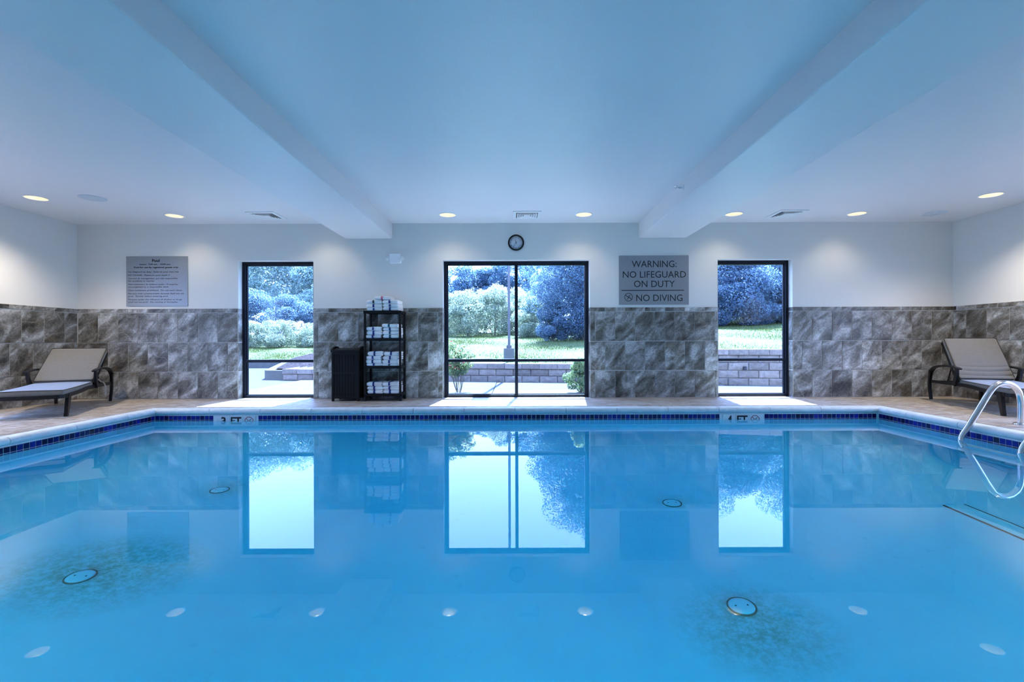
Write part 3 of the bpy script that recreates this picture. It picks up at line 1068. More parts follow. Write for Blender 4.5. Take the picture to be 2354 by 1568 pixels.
# ------------------------------------------------------------------ things on the window wall
# clock
ck = tag(empty('wall_clock', (0.035, D, 2.53)), 'round black rimmed wall clock above the middle window', 'clock')
MB().lathe([(0.128, 0.0), (0.131, -0.012), (0.130, -0.026), (0.122, -0.034), (0.112, -0.030), (0.108, -0.016), (0.108, 0.0)], 48, axis='y', cap=False).build('rim', M['black'], ck)
MB().lathe([(0.109, -0.010), (0.109, -0.014), (0.001, -0.014)], 48, axis='y', cap=False).build('dial', plain('clock_dial', (0.72, 0.74, 0.80), 0.5), ck)
for k in range(1, 13):
    a = R(90 - 30 * k)
    me, tw = text_mesh(str(k), M['ink'], 0.019)
    put('numeral', me, ck, (0.088 * math.cos(a) - tw / 2, -0.0145, 0.088 * math.sin(a) - 0.0095))
for nm, ang, ln, wd in (('hour_hand', 90 - (11 + 35 / 60) * 30, 0.055, 0.008), ('minute_hand', 90 - 35 * 6, 0.082, 0.0055), ('second_hand', 90 - 26 * 6, 0.06, 0.002)):
    a = R(ang)
    c, s = math.cos(a), math.sin(a)
    yy = {'hour_hand': -0.018, 'minute_hand': -0.0205, 'second_hand': -0.023}[nm]
    MB().strip([(-c * 0.014, yy, -s * 0.014), (c * ln, yy, s * ln)], (0, 1, 0), 0.0016, [wd, wd * 0.5]).build(nm, M['ink'], ck)
MB().lathe([(0.005, -0.014), (0.005, -0.025), (0.002, -0.026)], 10, axis='y').build('hub', M['ink'], ck)

# emergency light
t = tag(empty('emergency_light', (-1.93, D, 2.277)), 'white emergency light unit on the wall above the towel rack', 'emergency light')
MB().box(-0.085, 0.100, -0.065, 0.0, -0.075, 0.075, 0.010).box(-0.075, 0.085, -0.075, -0.03, -0.086, -0.068, 0.005).build('housing', M['bright'], t)
for s in (-1, 1):
    xx = 0.105 if s > 0 else -0.092
    mb = MB().lathe([(0.016, 0.0), (0.034, -0.03), (0.038, -0.055), (0.033, -0.057)], 18, (xx + s * 0.016, -0.02, -0.01), 'y')
    mb.build('lamp_head', M['white'], t)
    MB().lathe([(0.033, -0.056), (0.02, -0.064), (0.001, -0.067)], 18, (xx + s * 0.016, -0.02, -0.01), 'y', cap=False).build('lens', M['white'], t)


def sign(x0, x1, z0, z1, name, lab):
    t = tag(empty(name, (x0, D, z0)), lab, 'sign')
    MB().box(0, x1 - x0, -0.014, 0.0, 0, z1 - z0, 0.003).build('panel', M['signm'], t)
    return t


s1 = sign(-6.312, -5.312, 1.515, 2.326, 'pool_rules_sign', 'grey pool rules sign with small black lettering on the left')
K, Z0 = 1 / 1695.0, 0.811
L1 = [('Pool', 868, 1075, 275, 76, 0.035), ('hours:  7:00 am - 10:00 pm', 525, 1370, 360, 40, 0.025), ('Pool for use by registered guests only.', 370, 1602, 445, 44, 0.025),
      ('No lifeguard on duty.  Swim at your own risk', 210, 1605, 568, 42, 0.0), ("NO DIVING.  Maximum pool depth 5'", 210, 1362, 660, 42, 0.0),
      ('Owners & management are not responsible', 210, 1572, 750, 42, 0.0), ('for accidents or injuries.', 212, 938, 820, 42, 0.0),
      ('Non-swimmers & children under 14 must be', 212, 1578, 912, 42, 0.0), ('accompanied by a responsible adult.', 212, 1330, 983, 42, 0.0),
      ('Glass containers prohibited.  Do not swim alone.', 210, 1705, 1077, 42, 0.0), ('Persons with communicable diseases shall not use', 214, 1748, 1168, 42, 0.0),
      ('pool.  Shower before entering pool.', 214, 1318, 1238, 42, 0.0), ('Persons under the influence of alcohol or drugs', 214, 1692, 1330, 42, 0.0),
      ('shall not use pool.  No running or horseplay.', 214, 1585, 1400, 42, 0.0)]
for txt, a, b, base, cap, bold in L1:
    bits = txt.split('  ')
    nat = [text_mesh(q, M['ink'], 1.0)[1] for q in bits]
    kx = (b - a) * K / (sum(nat) + 0.85 * (len(bits) - 1))
    x = (a - 150) * K
    for q, wq in zip(bits, nat):
        me, tw = text_mesh(q, M['ink'], cap * K, wq * kx, bold)
        put('lettering', me, s1, (x, -0.0142, Z0 - (base - 120) * K))
        x += (wq + 0.85) * kx
s2 = sign(1.709, 2.846, 1.512, 2.314, 'warning_sign', 'large grey warning sign reading no lifeguard on duty')
K2 = 1.137 / 1680.0
for txt, a, b, base in (('WARNING:', 545, 1622, 468), ('NO LIFEGUARD', 330, 1848, 720), ('ON DUTY', 597, 1578, 947), ('NO DIVING', 652, 1762, 1284)):
    me, tw = text_mesh(txt, M['ink'], 163 * K2, (b - a) * K2)
    put('lettering', me, s2, ((a - 238) * K2, -0.0142, 0.802 - (base - 187) * K2))
MB().box((295 - 238) * K2, (1800 - 238) * K2, -0.0155, -0.014, 0.802 - (1034 - 187) * K2, 0.802 - (1016 - 187) * K2).build('rule', M['ink'], s2)
cx, cz, r = (466 - 238) * K2, 0.802 - (1188 - 187) * K2, 100 * K2
mb = MB()
n, vs = 36, []
for k in range(n):
    a = 2 * math.pi * k / n
    vs += [(cx + r * math.cos(a), -0.0154, cz + r * math.sin(a)), (cx + r * 0.87 * math.cos(a), -0.0154, cz + r * 0.87 * math.sin(a))]
mb.add(vs, [(2 * k, 2 * k + 1, (2 * k + 3) % (2 * n), (2 * k + 2) % (2 * n)) for k in range(n)])
mb.strip([(cx - r * 0.80, -0.0154, cz + r * 0.52), (cx + r * 0.80, -0.0154, cz - r * 0.52)], (0, 1, 0), 0.0008, r * 0.15)
mb.strip([(cx - r * 0.36, -0.0158, cz - r * 0.58), (cx + r * 0.02, -0.0158, cz - r * 0.02), (cx + r * 0.36, -0.0158, cz + r * 0.60)], (0, 1, 0), 0.0008, [r * 0.12, r * 0.2, r * 0.1])
mb.strip([(cx + r * 0.02, -0.0158, cz - r * 0.02), (cx + r * 0.5, -0.0158, cz - r * 0.30)], (0, 1, 0), 0.0008, r * 0.10)
for s in (-1, 1):
    mb.strip([(cx + s * r * 0.72, -0.0158, cz + r * 0.0), (cx + s * r * 0.45, -0.0158, cz + r * 0.05), (cx + s * r * 0.3, -0.0158, cz - 0.002)], (0, 1, 0), 0.0008, r * 0.04)
mb.build('no_diving_symbol', M['ink'], s2)

# ------------------------------------------------------------------ towel rack
RX0, RX1, RY0, RY1 = -2.344, -1.757, 7.29, 7.625
rk = tag(empty('towel_rack', ((RX0 + RX1) / 2, (RY0 + RY1) / 2, 0)), 'black four-shelf plastic rack holding folded towels', 'rack')
hw, hd = (RX1 - RX0) / 2, (RY1 - RY0) / 2
SHELF = [1.407, 0.977, 0.545, 0.112]
for sx in (-1, 1):
    for sy in (-1, 1):
        cx_, cy_ = sx * (hw - 0.020), sy * (hd - 0.020)
        mb = MB().lathe([(0.024, 0.0), (0.024, 0.05), (0.0195, 0.055), (0.0195, 1.372)], 14, (cx_, cy_, 0))
        mb.build('post', M['black'], rk)
for z in SHELF:
    mb = MB().box(-hw, hw, -hd, -hd + 0.016, z - 0.038, z, 0.003).box(-hw, hw, hd - 0.016, hd, z - 0.038, z, 0.003)
    mb.box(-hw, -hw + 0.016, -hd, hd, z - 0.038, z, 0.003).box(hw - 0.016, hw, -hd, hd, z - 0.038, z, 0.003)
    for k in range(9):
        x0 = -hw + 0.016 + k * (2 * hw - 0.032) / 9
        mb.box(x0 + 0.003, x0 + (2 * hw - 0.032) / 9 - 0.003, -hd + 0.01, hd - 0.01, z - 0.014, z - 0.004)
    mb.box(-hw + 0.01, hw - 0.01, -0.02, 0.02, z - 0.03, z - 0.012)
    mb.build('shelf', M['black'], rk)

# folded towels
TWX, TWY = 0.245, 0.30


def towel_mesh(h, seed):
    rg = random.Random(seed)
    NX, NZ, NY = 20, 4, 10
    # cross-section outline (x, z): round left fold, two lobes on the right
    hw_ = TWX / 2
    pts = []
    for k in range(9):
        a = R(270 - 180 * k / 8)
        pts.append((-hw_ + h * 0.45 + h * 0.45 * math.cos(a), h / 2 + h / 2 * math.sin(a)))
    for k in range(1, 8):
        pts.append((-hw_ + h * 0.45 + (TWX - 0.8 * h) * k / 8, h))
    for c in (0.75, 0.25):
        for k in range(6):
            a = R(90 - 180 * k / 5)
            pts.append((hw_ - h * 0.3 + h * 0.3 * math.cos(a) * 0.95, h * c + h * 0.25 * math.sin(a)))
    for k in range(7, 0, -1):
        pts.append((-hw_ + h * 0.45 + (TWX - 0.8 * h) * k / 8, 0.0))
    n = len(pts)
    ph = [rg.uniform(0, 6.28) for _ in range(4)]
    ys_ = [-TWY / 2 + d for d in (0.0, 0.004, 0.012, 0.024)] + [-TWY / 2 + 0.05 + (TWY - 0.07) * k / 5 for k in range(6)] + [TWY / 2]
    ins = [0.62, 0.82, 0.95, 1.0] + [1.0] * 6 + [0.9]
    vs = []
    for y, q in zip(ys_, ins):
        for (x, z) in pts:
            zz = h / 2 + (z - h / 2) * q
            xx = x * (0.985 + 0.015 * q)
            zz += 0.0022 * math.sin(22 * x + ph[0] + 9 * y) * (1 if z > h * 0.3 else 0)
            yy = y + 0.004 * math.sin(17 * x + ph[1])
            xx += 0.003 * math.sin(14 * y + ph[2])
            vs.append((xx, yy, max(zz, 0.0)))
    fs = [(i * n + k, i * n + (k + 1) % n, (i + 1) * n + (k + 1) % n, (i + 1) * n + k) for i in range(len(ys_) - 1) for k in range(n)]
    fs += [tuple(range(n - 1, -1, -1)), tuple(range((len(ys_) - 1) * n, len(ys_) * n))]
    mb = MB()
    mb.add(vs, fs, True)
    me = mb.mesh('towel', M['towel'])
    return me


def stripe_mesh(h, mat, x=-0.012):
    mb = MB()
    path = [(x, TWY / 2 - 0.01, h + 0.002), (x, 0, h + 0.0035), (x, -TWY / 2 + 0.035, h + 0.003), (x, -TWY / 2 + 0.014, h * 0.985 + 0.002), (x, -TWY / 2 - 0.003, h * 0.80),
            (x, -TWY / 2 - 0.008, h * 0.5), (x, -TWY / 2 - 0.003, h * 0.20), (x, -TWY / 2 + 0.016, h * 0.02)]
    mb.strip(path, (1, 0, 0), 0.027, 0.0035)
    return mb.mesh('stripe', mat)


TM = {}
ORD = {1: ['lowest'], 3: ['lowest', 'middle', 'top'], 4: ['lowest', 'second from bottom', 'third from bottom', 'top']}


def stack(shelf_z, side, heights, mats, where, dx=None):
    z = shelf_z + 0.0005
    x = -0.122 if side == 'left' else 0.128
    n = len(heights)
    for k, (h, mname) in enumerate(zip(heights, mats)):
        key = (h, k % 3)
        if key not in TM:
            TM[key] = towel_mesh(h, hash(key) % 1000 if False else k * 7 + int(h * 1e4))
        col = {'navy': 'navy', 'teal': 'teal', 'olive': 'dark green', 'pink': 'pink'}[mname]
        ox = (dx[k] if dx else 0.0)
        t = put('folded_towel', TM[key], None, ((RX0 + RX1) / 2 + x + ox, RY0 + 0.165, z), (0, 0, R(random.uniform(-1.5, 1.5))))
        tag(t, 'white towel with %s stripe, %s in %s stack %s' % (col, ORD[n][k], side, where), 'towel', 'folded towels on the rack')
        sk = (h, mname)
        if sk not in TM:
            TM[sk] = stripe_mesh(h, M[mname])
        put('stripe', TM[sk], t)
        z += h + 0.0012
    return z


NV = 'navy'
zt = stack(SHELF[0], 'left', [0.046, 0.060, 0.056], [NV, NV, 'olive'], 'on top of the rack', [0, -0.002, -0.006])
stack(SHELF[0], 'right', [0.056, 0.050, 0.060], [NV, NV, NV], 'on top of the rack', [0.004, 0, -0.004])
stack(SHELF[1], 'left', [0.052, 0.066, 0.060], [NV, NV, NV], 'on the second shelf', [-0.016, -0.006, -0.008])
stack(SHELF[1], 'right', [0.055, 0.060, 0.052, 0.056], ['teal', 'teal', 'navy', 'teal'], 'on the second shelf', [0.0, 0.002, 0.002, -0.016])
stack(SHELF[2], 'left', [0.042, 0.055, 0.058, 0.070], [NV, NV, NV, NV], 'on the third shelf', [-0.006, -0.02, -0.018, 0.008])
stack(SHELF[2], 'right', [0.035, 0.058, 0.062, 0.064], ['teal', NV, NV, NV], 'on the third shelf', [-0.016, -0.014, 0.002, 0.012])
stack(SHELF[3], 'left', [0.060, 0.056, 0.064], [NV, NV, NV], 'on the lowest shelf', [0.006, 0.0, -0.008])
stack(SHELF[3], 'right', [0.060, 0.056, 0.062], [NV, NV, NV], 'on the lowest shelf', [0.0, -0.006, -0.012])
t = put('folded_towel', towel_mesh(0.052, 99), None, ((RX0 + RX1) / 2 + 0.0, RY0 + 0.165, zt + 0.006), (0, 0, R(2)))
tag(t, 'folded white towel with pink stripe lying across the two top stacks', 'towel', 'folded towels on the rack')
put('stripe', stripe_mesh(0.052, M['pink']), t)

# ------------------------------------------------------------------ hamper
hm = tag(empty('towel_hamper', (-2.626, 7.455, 0)), 'black slatted towel hamper with a lidded top beside the rack', 'hamper')
hw, hd, hh = 0.214, 0.168, 0.775
MB().box(-hw + 0.018, hw - 0.018, -hd + 0.018, hd - 0.018, 0.04, hh - 0.01).build('liner', M['darkrec'], hm)
for sx in (-1, 1):
    for sy in (-1, 1):
        MB().box(min(sx * hw, sx * (hw - 0.036)), max(sx * hw, sx * (hw - 0.036)), min(sy * hd, sy * (hd - 0.036)), max(sy * hd, sy * (hd - 0.036)), 0, hh, 0.005).build('corner_post', M['black'], hm)
for z0, z1 in ((0.045, 0.075), (0.42, 0.455), (0.725, 0.765)):
    for sy in (-1, 1):
        MB().box(-hw + 0.03, hw - 0.03, min(sy * (hd - 0.003), sy * (hd - 0.02)), max(sy * (hd - 0.003), sy * (hd - 0.02)), z0, z1, 0.003).build('rail', M['black'], hm)
    for sx in (-1, 1):
        MB().box(min(sx * (hw - 0.003), sx * (hw - 0.02)), max(sx * (hw - 0.003), sx * (hw - 0.02)), -hd + 0.03, hd - 0.03, z0, z1, 0.003).build('rail', M['black'], hm)
for z0, z1 in ((0.075, 0.42), (0.455, 0.725)):
    for k in range(8):
        w = (2 * hw - 0.072) / 8
        x0 = -hw + 0.036 + k * w
        MB().box(x0 + 0.0035, x0 + w - 0.0035, -hd + 0.008, -hd + 0.022, z0 - 0.003, z1 + 0.003, 0.002).build('slat', M['black'], hm)
    for k in range(6):
        w = (2 * hd - 0.072) / 6
        y0 = -hd + 0.036 + k * w
        MB().box(hw - 0.022, hw - 0.008, y0 + 0.0035, y0 + w - 0.0035, z0 - 0.003, z1 + 0.003, 0.002).build('slat', M['black'], hm)
lid = MB().box(-hw - 0.012, hw + 0.012, -hd - 0.012, hd + 0.012, hh - 0.012, hh + 0.022, 0.006)
pl = [(-hd + 0.0, hh + 0.02)] + [(-hd + 2 * hd * k / 10, hh + 0.024 + 0.026 * math.sin(math.pi * k / 10)) for k in range(11)] + [(hd, hh + 0.02)]
lid.prism(pl, -hw + 0.01, hw - 0.01, 'x')
lid = lid.build('lid', M['black'], hm)
for sx in (-1, 1):
    pe = [(-hd - 0.006, hh + 0.01)] + [(-hd - 0.006 + (2 * hd + 0.012) * k / 16, hh + 0.022 + 0.056 * math.sin(math.pi * k / 16) ** 0.7) for k in range(17)] + [(hd + 0.006, hh + 0.01)]
    x0 = sx * (hw - 0.004)
    MB().prism(pe, x0 - 0.014, x0 + 0.014, 'x').build('end_arch', M['black'], lid)

# ------------------------------------------------------------------ loungers


def soft_box(w, l, h, r, fn=None, nx=10, ny=16):
    """cushion: a rounded slab, centre at origin"""
    bm = bmesh.new()
    bmesh.ops.create_cube(bm, size=1.0)
    for q in bm.verts:
        q.co = (q.co.x * w, q.co.y * l, q.co.z * h)
    bmesh.ops.bevel(bm, geom=bm.edges[:], offset=r, segments=3, affect='EDGES', profile=0.5)
    for ax, n, ln in ((0, nx, w), (1, ny, l)):
        for k in range(1, n):
            c = -ln / 2 + ln * k / n
            no = Vector((1, 0, 0)) if ax == 0 else Vector((0, 1, 0))
            bmesh.ops.bisect_plane(bm, geom=bm.verts[:] + bm.edges[:] + bm.faces[:], plane_co=no * c, plane_no=no)
    if fn:
        for q in bm.verts:
            q.co = fn(q.co.copy())
    mb = MB()
    mb.bm(bm, True)
    bm.free()
    return mb


def edge_loop(w, l, z, rr, fn=None):
    pts = []
    for (cx_, cy_, a0) in ((w / 2 - rr, l / 2 - rr, 0), (-w / 2 + rr, l / 2 - rr, 90), (-w / 2 + rr, -l / 2 + rr, 180), (w / 2 - rr, -l / 2 + rr, 270)):
        for k in range(5):
            a = R(a0 + 90 * k / 4)
            pts.append(Vector((cx_ + rr * math.cos(a), cy_ + rr * math.sin(a), z)))
    out = []
    for i in range(len(pts)):
        a, b = pts[i], pts[(i + 1) % len(pts)]
        n = max(1, int((b - a).length / 0.06))
        out += [a.lerp(b, k / n) for k in range(n)]
    out.append(out[0].copy())
    return [fn(p.copy()) for p in out] if fn else out


def make_lounger(loc, rz, lab, back_deg, HWID, creases, mirror, strap, Lb):
    t = tag(empty('chaise_lounger', loc, rz), lab, 'lounger')
    hinge_y, hinge_z = 0.11, 0.335
    # side rails: from the foot, dipping, up under the hinge to the rear leg
    for s in (-1, 1):
        pth = smooth_path([(s * HWID, -0.90, 0.262), (s * HWID, -0.70, 0.268), (s * HWID, -0.45, 0.276), (s * HWID, -0.15, 0.298), (s * HWID, 0.15, 0.296), (s * HWID, 0.5, 0.29), (s * HWID, 0.84, 0.285)], 3)
        MB().strip(pth, (1, 0, 0), 0.028, 0.045).build('side_rail', M['bronze'], t)
        # arm: front upright curving up from the rail, flat arm, dropping into the rear leg
        arm = smooth_path([(s * (HWID + 0.022), 0.15, 0.29), (s * (HWID + 0.024), 0.11, 0.35), (s * (HWID + 0.028), 0.075, 0.43), (s * (HWID + 0.03), 0.065, 0.50), (s * (HWID + 0.03), 0.06, 0.522)], 4)
        n = len(arm)
        MB().strip(arm, (1, 0, 0), [0.03] * n, [0.075 - 0.03 * k / n for k in range(n)]).build('arm_upright', M['bronze'], t)
        top = smooth_path([(s * (HWID + 0.03), -0.01, 0.518), (s * (HWID + 0.03), 0.08, 0.535), (s * (HWID + 0.03), 0.25, 0.546), (s * (HWID + 0.03), 0.45, 0.54), (s * (HWID + 0.028), 0.66, 0.505), (s * (HWID + 0.024), 0.79, 0.43)], 4)
        n = len(top)
        MB().strip(top, (1, 0, 0), [0.05] * n, [0.018 + 0.016 * (k / n) for k in range(n)]).build('arm_rest', M['bronze'], t)
        leg = smooth_path([(s * (HWID + 0.024), 0.775, 0.45), (s * (HWID + 0.014), 0.835, 0.33), (s * (HWID + 0.004), 0.865, 0.18), (s * (HWID - 0.005), 0.86, 0.06), (s * (HWID - 0.008), 0.85, 0.0)], 4)
        n = len(leg)
        MB().strip(leg, (1, 0, 0), [0.034] * n, [0.062 - 0.034 * k / n for k in range(n)]).build('leg', M['bronze'], t)
        leg = smooth_path([(s * HWID, -0.80, 0.275), (s * HWID, -0.825, 0.17), (s * (HWID - 0.004), -0.838, 0.08), (s * (HWID - 0.012), -0.84, 0.0)], 4)
        n = len(leg)
        MB().strip(leg, (1, 0, 0), [0.036] * n, [0.085 - 0.048 * k / n for k in range(n)]).build('leg', M['bronze'], t)
    # rounded foot rail and cross bars
    foot = smooth_path([(-HWID, -0.885, 0.262), (-HWID + 0.03, -0.935, 0.260), (-HWID + 0.09, -0.955, 0.259), (0, -0.962, 0.258), (HWID - 0.09, -0.955, 0.259), (HWID - 0.03, -0.935, 0.260), (HWID, -0.885, 0.262)], 4)
    MB().strip(foot, (0, 0, 1), 0.045, 0.026).build('foot_rail', M['bronze'], t)
    for y, z in ((-0.5, 0.272), (-0.12, 0.292), (0.3, 0.285), (0.82, 0.285)):
        MB().box(-HWID, HWID, y - 0.014, y + 0.014, z - 0.014, z + 0.014).build('cross_bar', M['bronze'], t)
    # seat cushion
    w = 2 * HWID - 0.02
    Ls = 1.05
    yc = -0.42

    def seat_fn(p):
        y = p.y + yc
        k = (y + 0.95) / 1.05
        p.z += 0.302 + 0.026 * k * k + 0.006 * math.cos(p.x / w * math.pi) * (1 if p.z > 0 else 0)
        p.y = y
        return p
    sc_ = soft_box(w, Ls, 0.078, 0.022, seat_fn).build('seat_cushion', M['cushion'], t)
    for zz in (0.036, -0.036):
        MB().tube(edge_loop(w - 0.004, Ls - 0.004, zz, 0.02, seat_fn), 0.0042, 6, False).build('piping', M['piping'], sc_)
    # back cushion and frame, leaning
    a = R(back_deg)
    rot = Matrix.Translation((0, hinge_y, hinge_z + 0.03)) @ Matrix.Rotation(a, 4, 'X')

    def back_fn(p):
        v = (p.y + Lb / 2) / Lb
        if p.z > 0:
            p.z += 0.010 * math.sin(math.pi * v) * math.cos(p.x / w * 2.6)
            if creases:
                for (c0, am, sl) in ((0.07, 0.021, 0.10), (0.17, 0.020, 0.16), (0.27, 0.014, 0.13)):
                    sx = mirror * p.x / w
                    d = v - c0 - sl * sx * sx
                    p.z -= am * math.exp(-(d / 0.014) ** 2) * (0.55 + 0.9 * max(sx, 0))
        p.y += Lb / 2
        return rot @ p
    bc = soft_box(w, Lb, 0.075, 0.022, back_fn, 14, 60 if creases else 18).build('back_cushion', M['cushion'], t)
    for zz in (0.034, -0.034):
        MB().tube(edge_loop(w - 0.004, Lb - 0.004, zz, 0.02, lambda p: rot @ (p + Vector((0, Lb / 2, 0)))), 0.0042, 6, False).build('piping', M['piping'], bc)
    mb = MB()
    for s in (-1, 1):
        mb.strip([rot @ Vector((s * (HWID - 0.02), 0.0, -0.055)), rot @ Vector((s * (HWID - 0.02), Lb - 0.02, -0.055))], (1, 0, 0), 0.026, 0.03)
    for k in range(7):
        yy = 0.06 + k * (Lb - 0.12) / 6
        mb.strip([rot @ Vector((-HWID + 0.02, yy, -0.052)), rot @ Vector((HWID - 0.02, yy, -0.052))], rot.to_3x3() @ Vector((0, 1, 0)), 0.03, 0.012)
    mb.build('back_frame', M['bronze'], t)
    top = rot @ Vector((0, Lb * 0.62, -0.06))
    mb = MB()
    for s in (-1, 1):
        mb.tube([(s * (HWID - 0.10), top.y, top.z), (s * (HWID - 0.10), min(top.y + 0.18, 0.80), 0.285)], 0.009, 8)
    mb.build('back_prop', M['bronze'], t)
    if strap:
        mb = MB()
        mb.strip(smooth_path([(HWID - 0.005, 0.16, 0.44), (HWID + 0.05, 0.19, 0.36), (HWID + 0.055, 0.27, 0.345), (HWID + 0.055, 0.36, 0.30), (HWID + 0.055, 0.40, 0.22), (HWID + 0.055, 0.39, 0.13)], 5), (1, 0, 0), 0.014, 0.004)
        mb.build('tie_strap', M['strap'], t)
    return t


make_lounger((-6.30, 6.515, 0), R(26.4), 'chaise lounger with taupe cushion in the left corner, back half reclined', 36, 0.33, False, 1, True, 0.76)
make_lounger((6.519, 6.416, 0), R(-18.8), 'chaise lounger with creased taupe cushion behind the pool ladder', 54, 0.315, True, 1, False, 0.70)

# ------------------------------------------------------------------ outdoors


def wall_y(x):
    return 10.8 - 0.17 * x


def edge_y(x):
    if x > -6.2:
        return wall_y(x) + 0.29
    if x > -8.3:
        k = (-6.2 - x) / 2.1
        return wall_y(-6.2) + 0.29 + (17.4 - wall_y(-6.2) - 0.29) * k
    return 17.4


def ground(x, y):
    z0 = float(np.interp(x * 10.6 / max(y, 10.6), [-2.7, -2.2, 2.2, 2.7], [0.225, 0.39, 0.39, 0.72]))
    if x < -6.2:
        z0 = 0.215
    u = max(-0.7, min(0.7, x / max(y, 1)))
    sl = 0.067 + 0.055 * u
    if u < 0:
        sl = 0.067 + 0.018 * u
    return z0 + sl * max(0.0, y - edge_y(x)) if y < 40 else z0 + sl * max(0.0, 40 - edge_y(x))


OUT0 = D + WT
mb = MB().box(-45, 30, OUT0, 60, -0.35, -0.045)
struct(mb.build('driveway', M['asphalt']), 'pale driveway paving outside the windows')
mb = MB().box(-45, XL - WT, -25, OUT0, -0.35, -0.045).box(XR + WT, 45, -25, OUT0, -0.35, -0.045)
struct(mb.build('side_paving', M['asphalt']), 'pale paving outside the side walls')
mb = MB()
for k in range(12):
    x0 = -5.2 + k * 1.6
    mb.box(x0 + 0.006, x0 + 1.594, OUT0 + 0.01, OUT0 + 1.28, -0.045, -0.012, 0.004).box(x0 + 0.006, x0 + 1.594, OUT0 + 1.292, max(OUT0 + 1.6, wall_y(x0 + 1.6) - 0.0), -0.045, -0.012, 0.004)
struct(mb.build('sidewalk', M['concrete']), 'pale concrete walk between windows and retaining wall')
nx, ny = 110, 60
xs_ = np.linspace(-45, 30, nx)
vs, fs = [], []
for i, x in enumerate(xs_):
    e = edge_y(x)
    for j in range(ny):
        y = e + (70 - e) * (j / (ny - 1)) ** 1.8
        vs.append((x, y, ground(x, y) + (0.025 * math.sin(1.7 * x + 0.6 * y) * math.sin(0.9 * y) if j > 0 else 0)))
for i in range(nx - 1):
    for j in range(ny - 1):
        fs.append((i * ny + j, (i + 1) * ny + j, (i + 1) * ny + j + 1, i * ny + j + 1))
lawn = struct(MB().add(vs, fs, True).build('lawn', M['grass']), 'sunny grass bank rising beyond the retaining wall')
# grass blades on the bank as far as the windows show it
N = 170000
gx = RNG.uniform(-16, 12, N)
gy = 10 + 15 * RNG.random(N) ** 1.3
keep = []
V = []
for x, y in zip(gx, gy):
    e = edge_y(x)
    if y < e + 0.05 or abs(x / y) > 0.66:
        continue
    if -8.6 < x < -2.5 and y < e + 2.95:
        continue
    V.append((x, y, ground(x, y)))
V = np.array(V)
n = len(V)
ang = RNG.uniform(0, 6.28, n)
hgt = RNG.uniform(0.02, 0.055, n)
wd = 0.0065 * (V[:, 1] / 12)
lean = RNG.normal(0, 0.025, (n, 2))
p0 = V + np.stack([np.cos(ang) * wd, np.sin(ang) * wd, np.full(n, -0.02)], 1)
p1 = V - np.stack([np.cos(ang) * wd, np.sin(ang) * wd, np.full(n, 0.02)], 1)
p2 = V + np.stack([lean[:, 0], lean[:, 1], hgt], 1)


def fast_mesh(name, verts, per, mat, tone=None):
    """verts: (n * per, 3) float array; every run of PER points is one face"""
    me = bpy.data.meshes.new(name)
    nv = len(verts)
    me.vertices.add(nv)
    me.vertices.foreach_set('co', verts.astype(np.float32).ravel())
    nf = nv // per
    me.loops.add(nv)
    me.loops.foreach_set('vertex_index', np.arange(nv, dtype=np.int32))
    me.polygons.add(nf)
    me.polygons.foreach_set('loop_start', np.arange(0, nv, per, dtype=np.int32))
    if tone is not None:
        at = me.attributes.new('tone', 'FLOAT', 'FACE')
        at.data.foreach_set('value', tone.astype(np.float32))
    me.materials.append(mat)
    me.update(calc_edges=True)
    return me


gm = leaf_mat('grass_blades', (0.047, 0.072, 0.014), (0.074, 0.100, 0.020), (0.104, 0.12, 0.03), 0.3)
o = put('grass', fast_mesh('grass', np.stack([p0, p1, p2], 1).reshape(-1, 3), 3, gm, RNG.random(n)))
tag(o, 'short bright grass blades on the bank', 'grass', None, 'stuff')

# mulch bed behind the low end of the wall
vs, fs = [], []
K_ = 60
for i in range(K_):
    x = -8.5 + 6.0 * i / (K_ - 1)
    e = edge_y(x)
    for j in range(5):
        y = e + 0.02 + 3.0 * j / 4
        vs.append((x, y, ground(x, y) + (0.004 if j == 0 else 0.055) + 0.02 * math.sin(31 * x + 17 * j) * (0 if j in (0, 4) else 1)))
for i in range(K_ - 1):
    for j in range(4):
        fs.append((i * 5 + j, (i + 1) * 5 + j, (i + 1) * 5 + j + 1, i * 5 + j + 1))
struct(MB().add(vs, fs, True).build('mulch_bed', M['mulch']), 'dark bark mulch bed behind the curb')

# curb round the planted island, and the far curb across the drive
e0 = edge_y(-6.2)
path = [(-5.8, edge_y(-5.8) - 0.10), (-6.05, edge_y(-6.05) - 0.10), (-6.27, e0 - 0.07)]
path += [(-6.2 - 0.093 - 2.1 * k, e0 - 0.037 + (17.4 - e0) * k) for k in (0.05, 0.3, 0.6, 0.95)] + [(-8.6, 17.3), (-10, 17.3), (-40, 17.3)]
mb = MB()
pp = smooth_path([(x, y, 0.05) for x, y in path[:-2]], 4) + [Vector((-10, 17.3, 0.05)), Vector((-40, 17.3, 0.05))]
mb.strip(pp, (0, 0, 1), 0.29, 0.25)
curb = struct(mb.build('curb', M['concrete']), 'pale concrete curb round the planted island')

# retaining wall: every block a piece
rw = struct(empty('retaining_wall', (0, wall_y(0), 0)), 'low split-face block retaining wall')
BL, BH = 0.405, 0.165
ang_w = math.atan(-0.17)


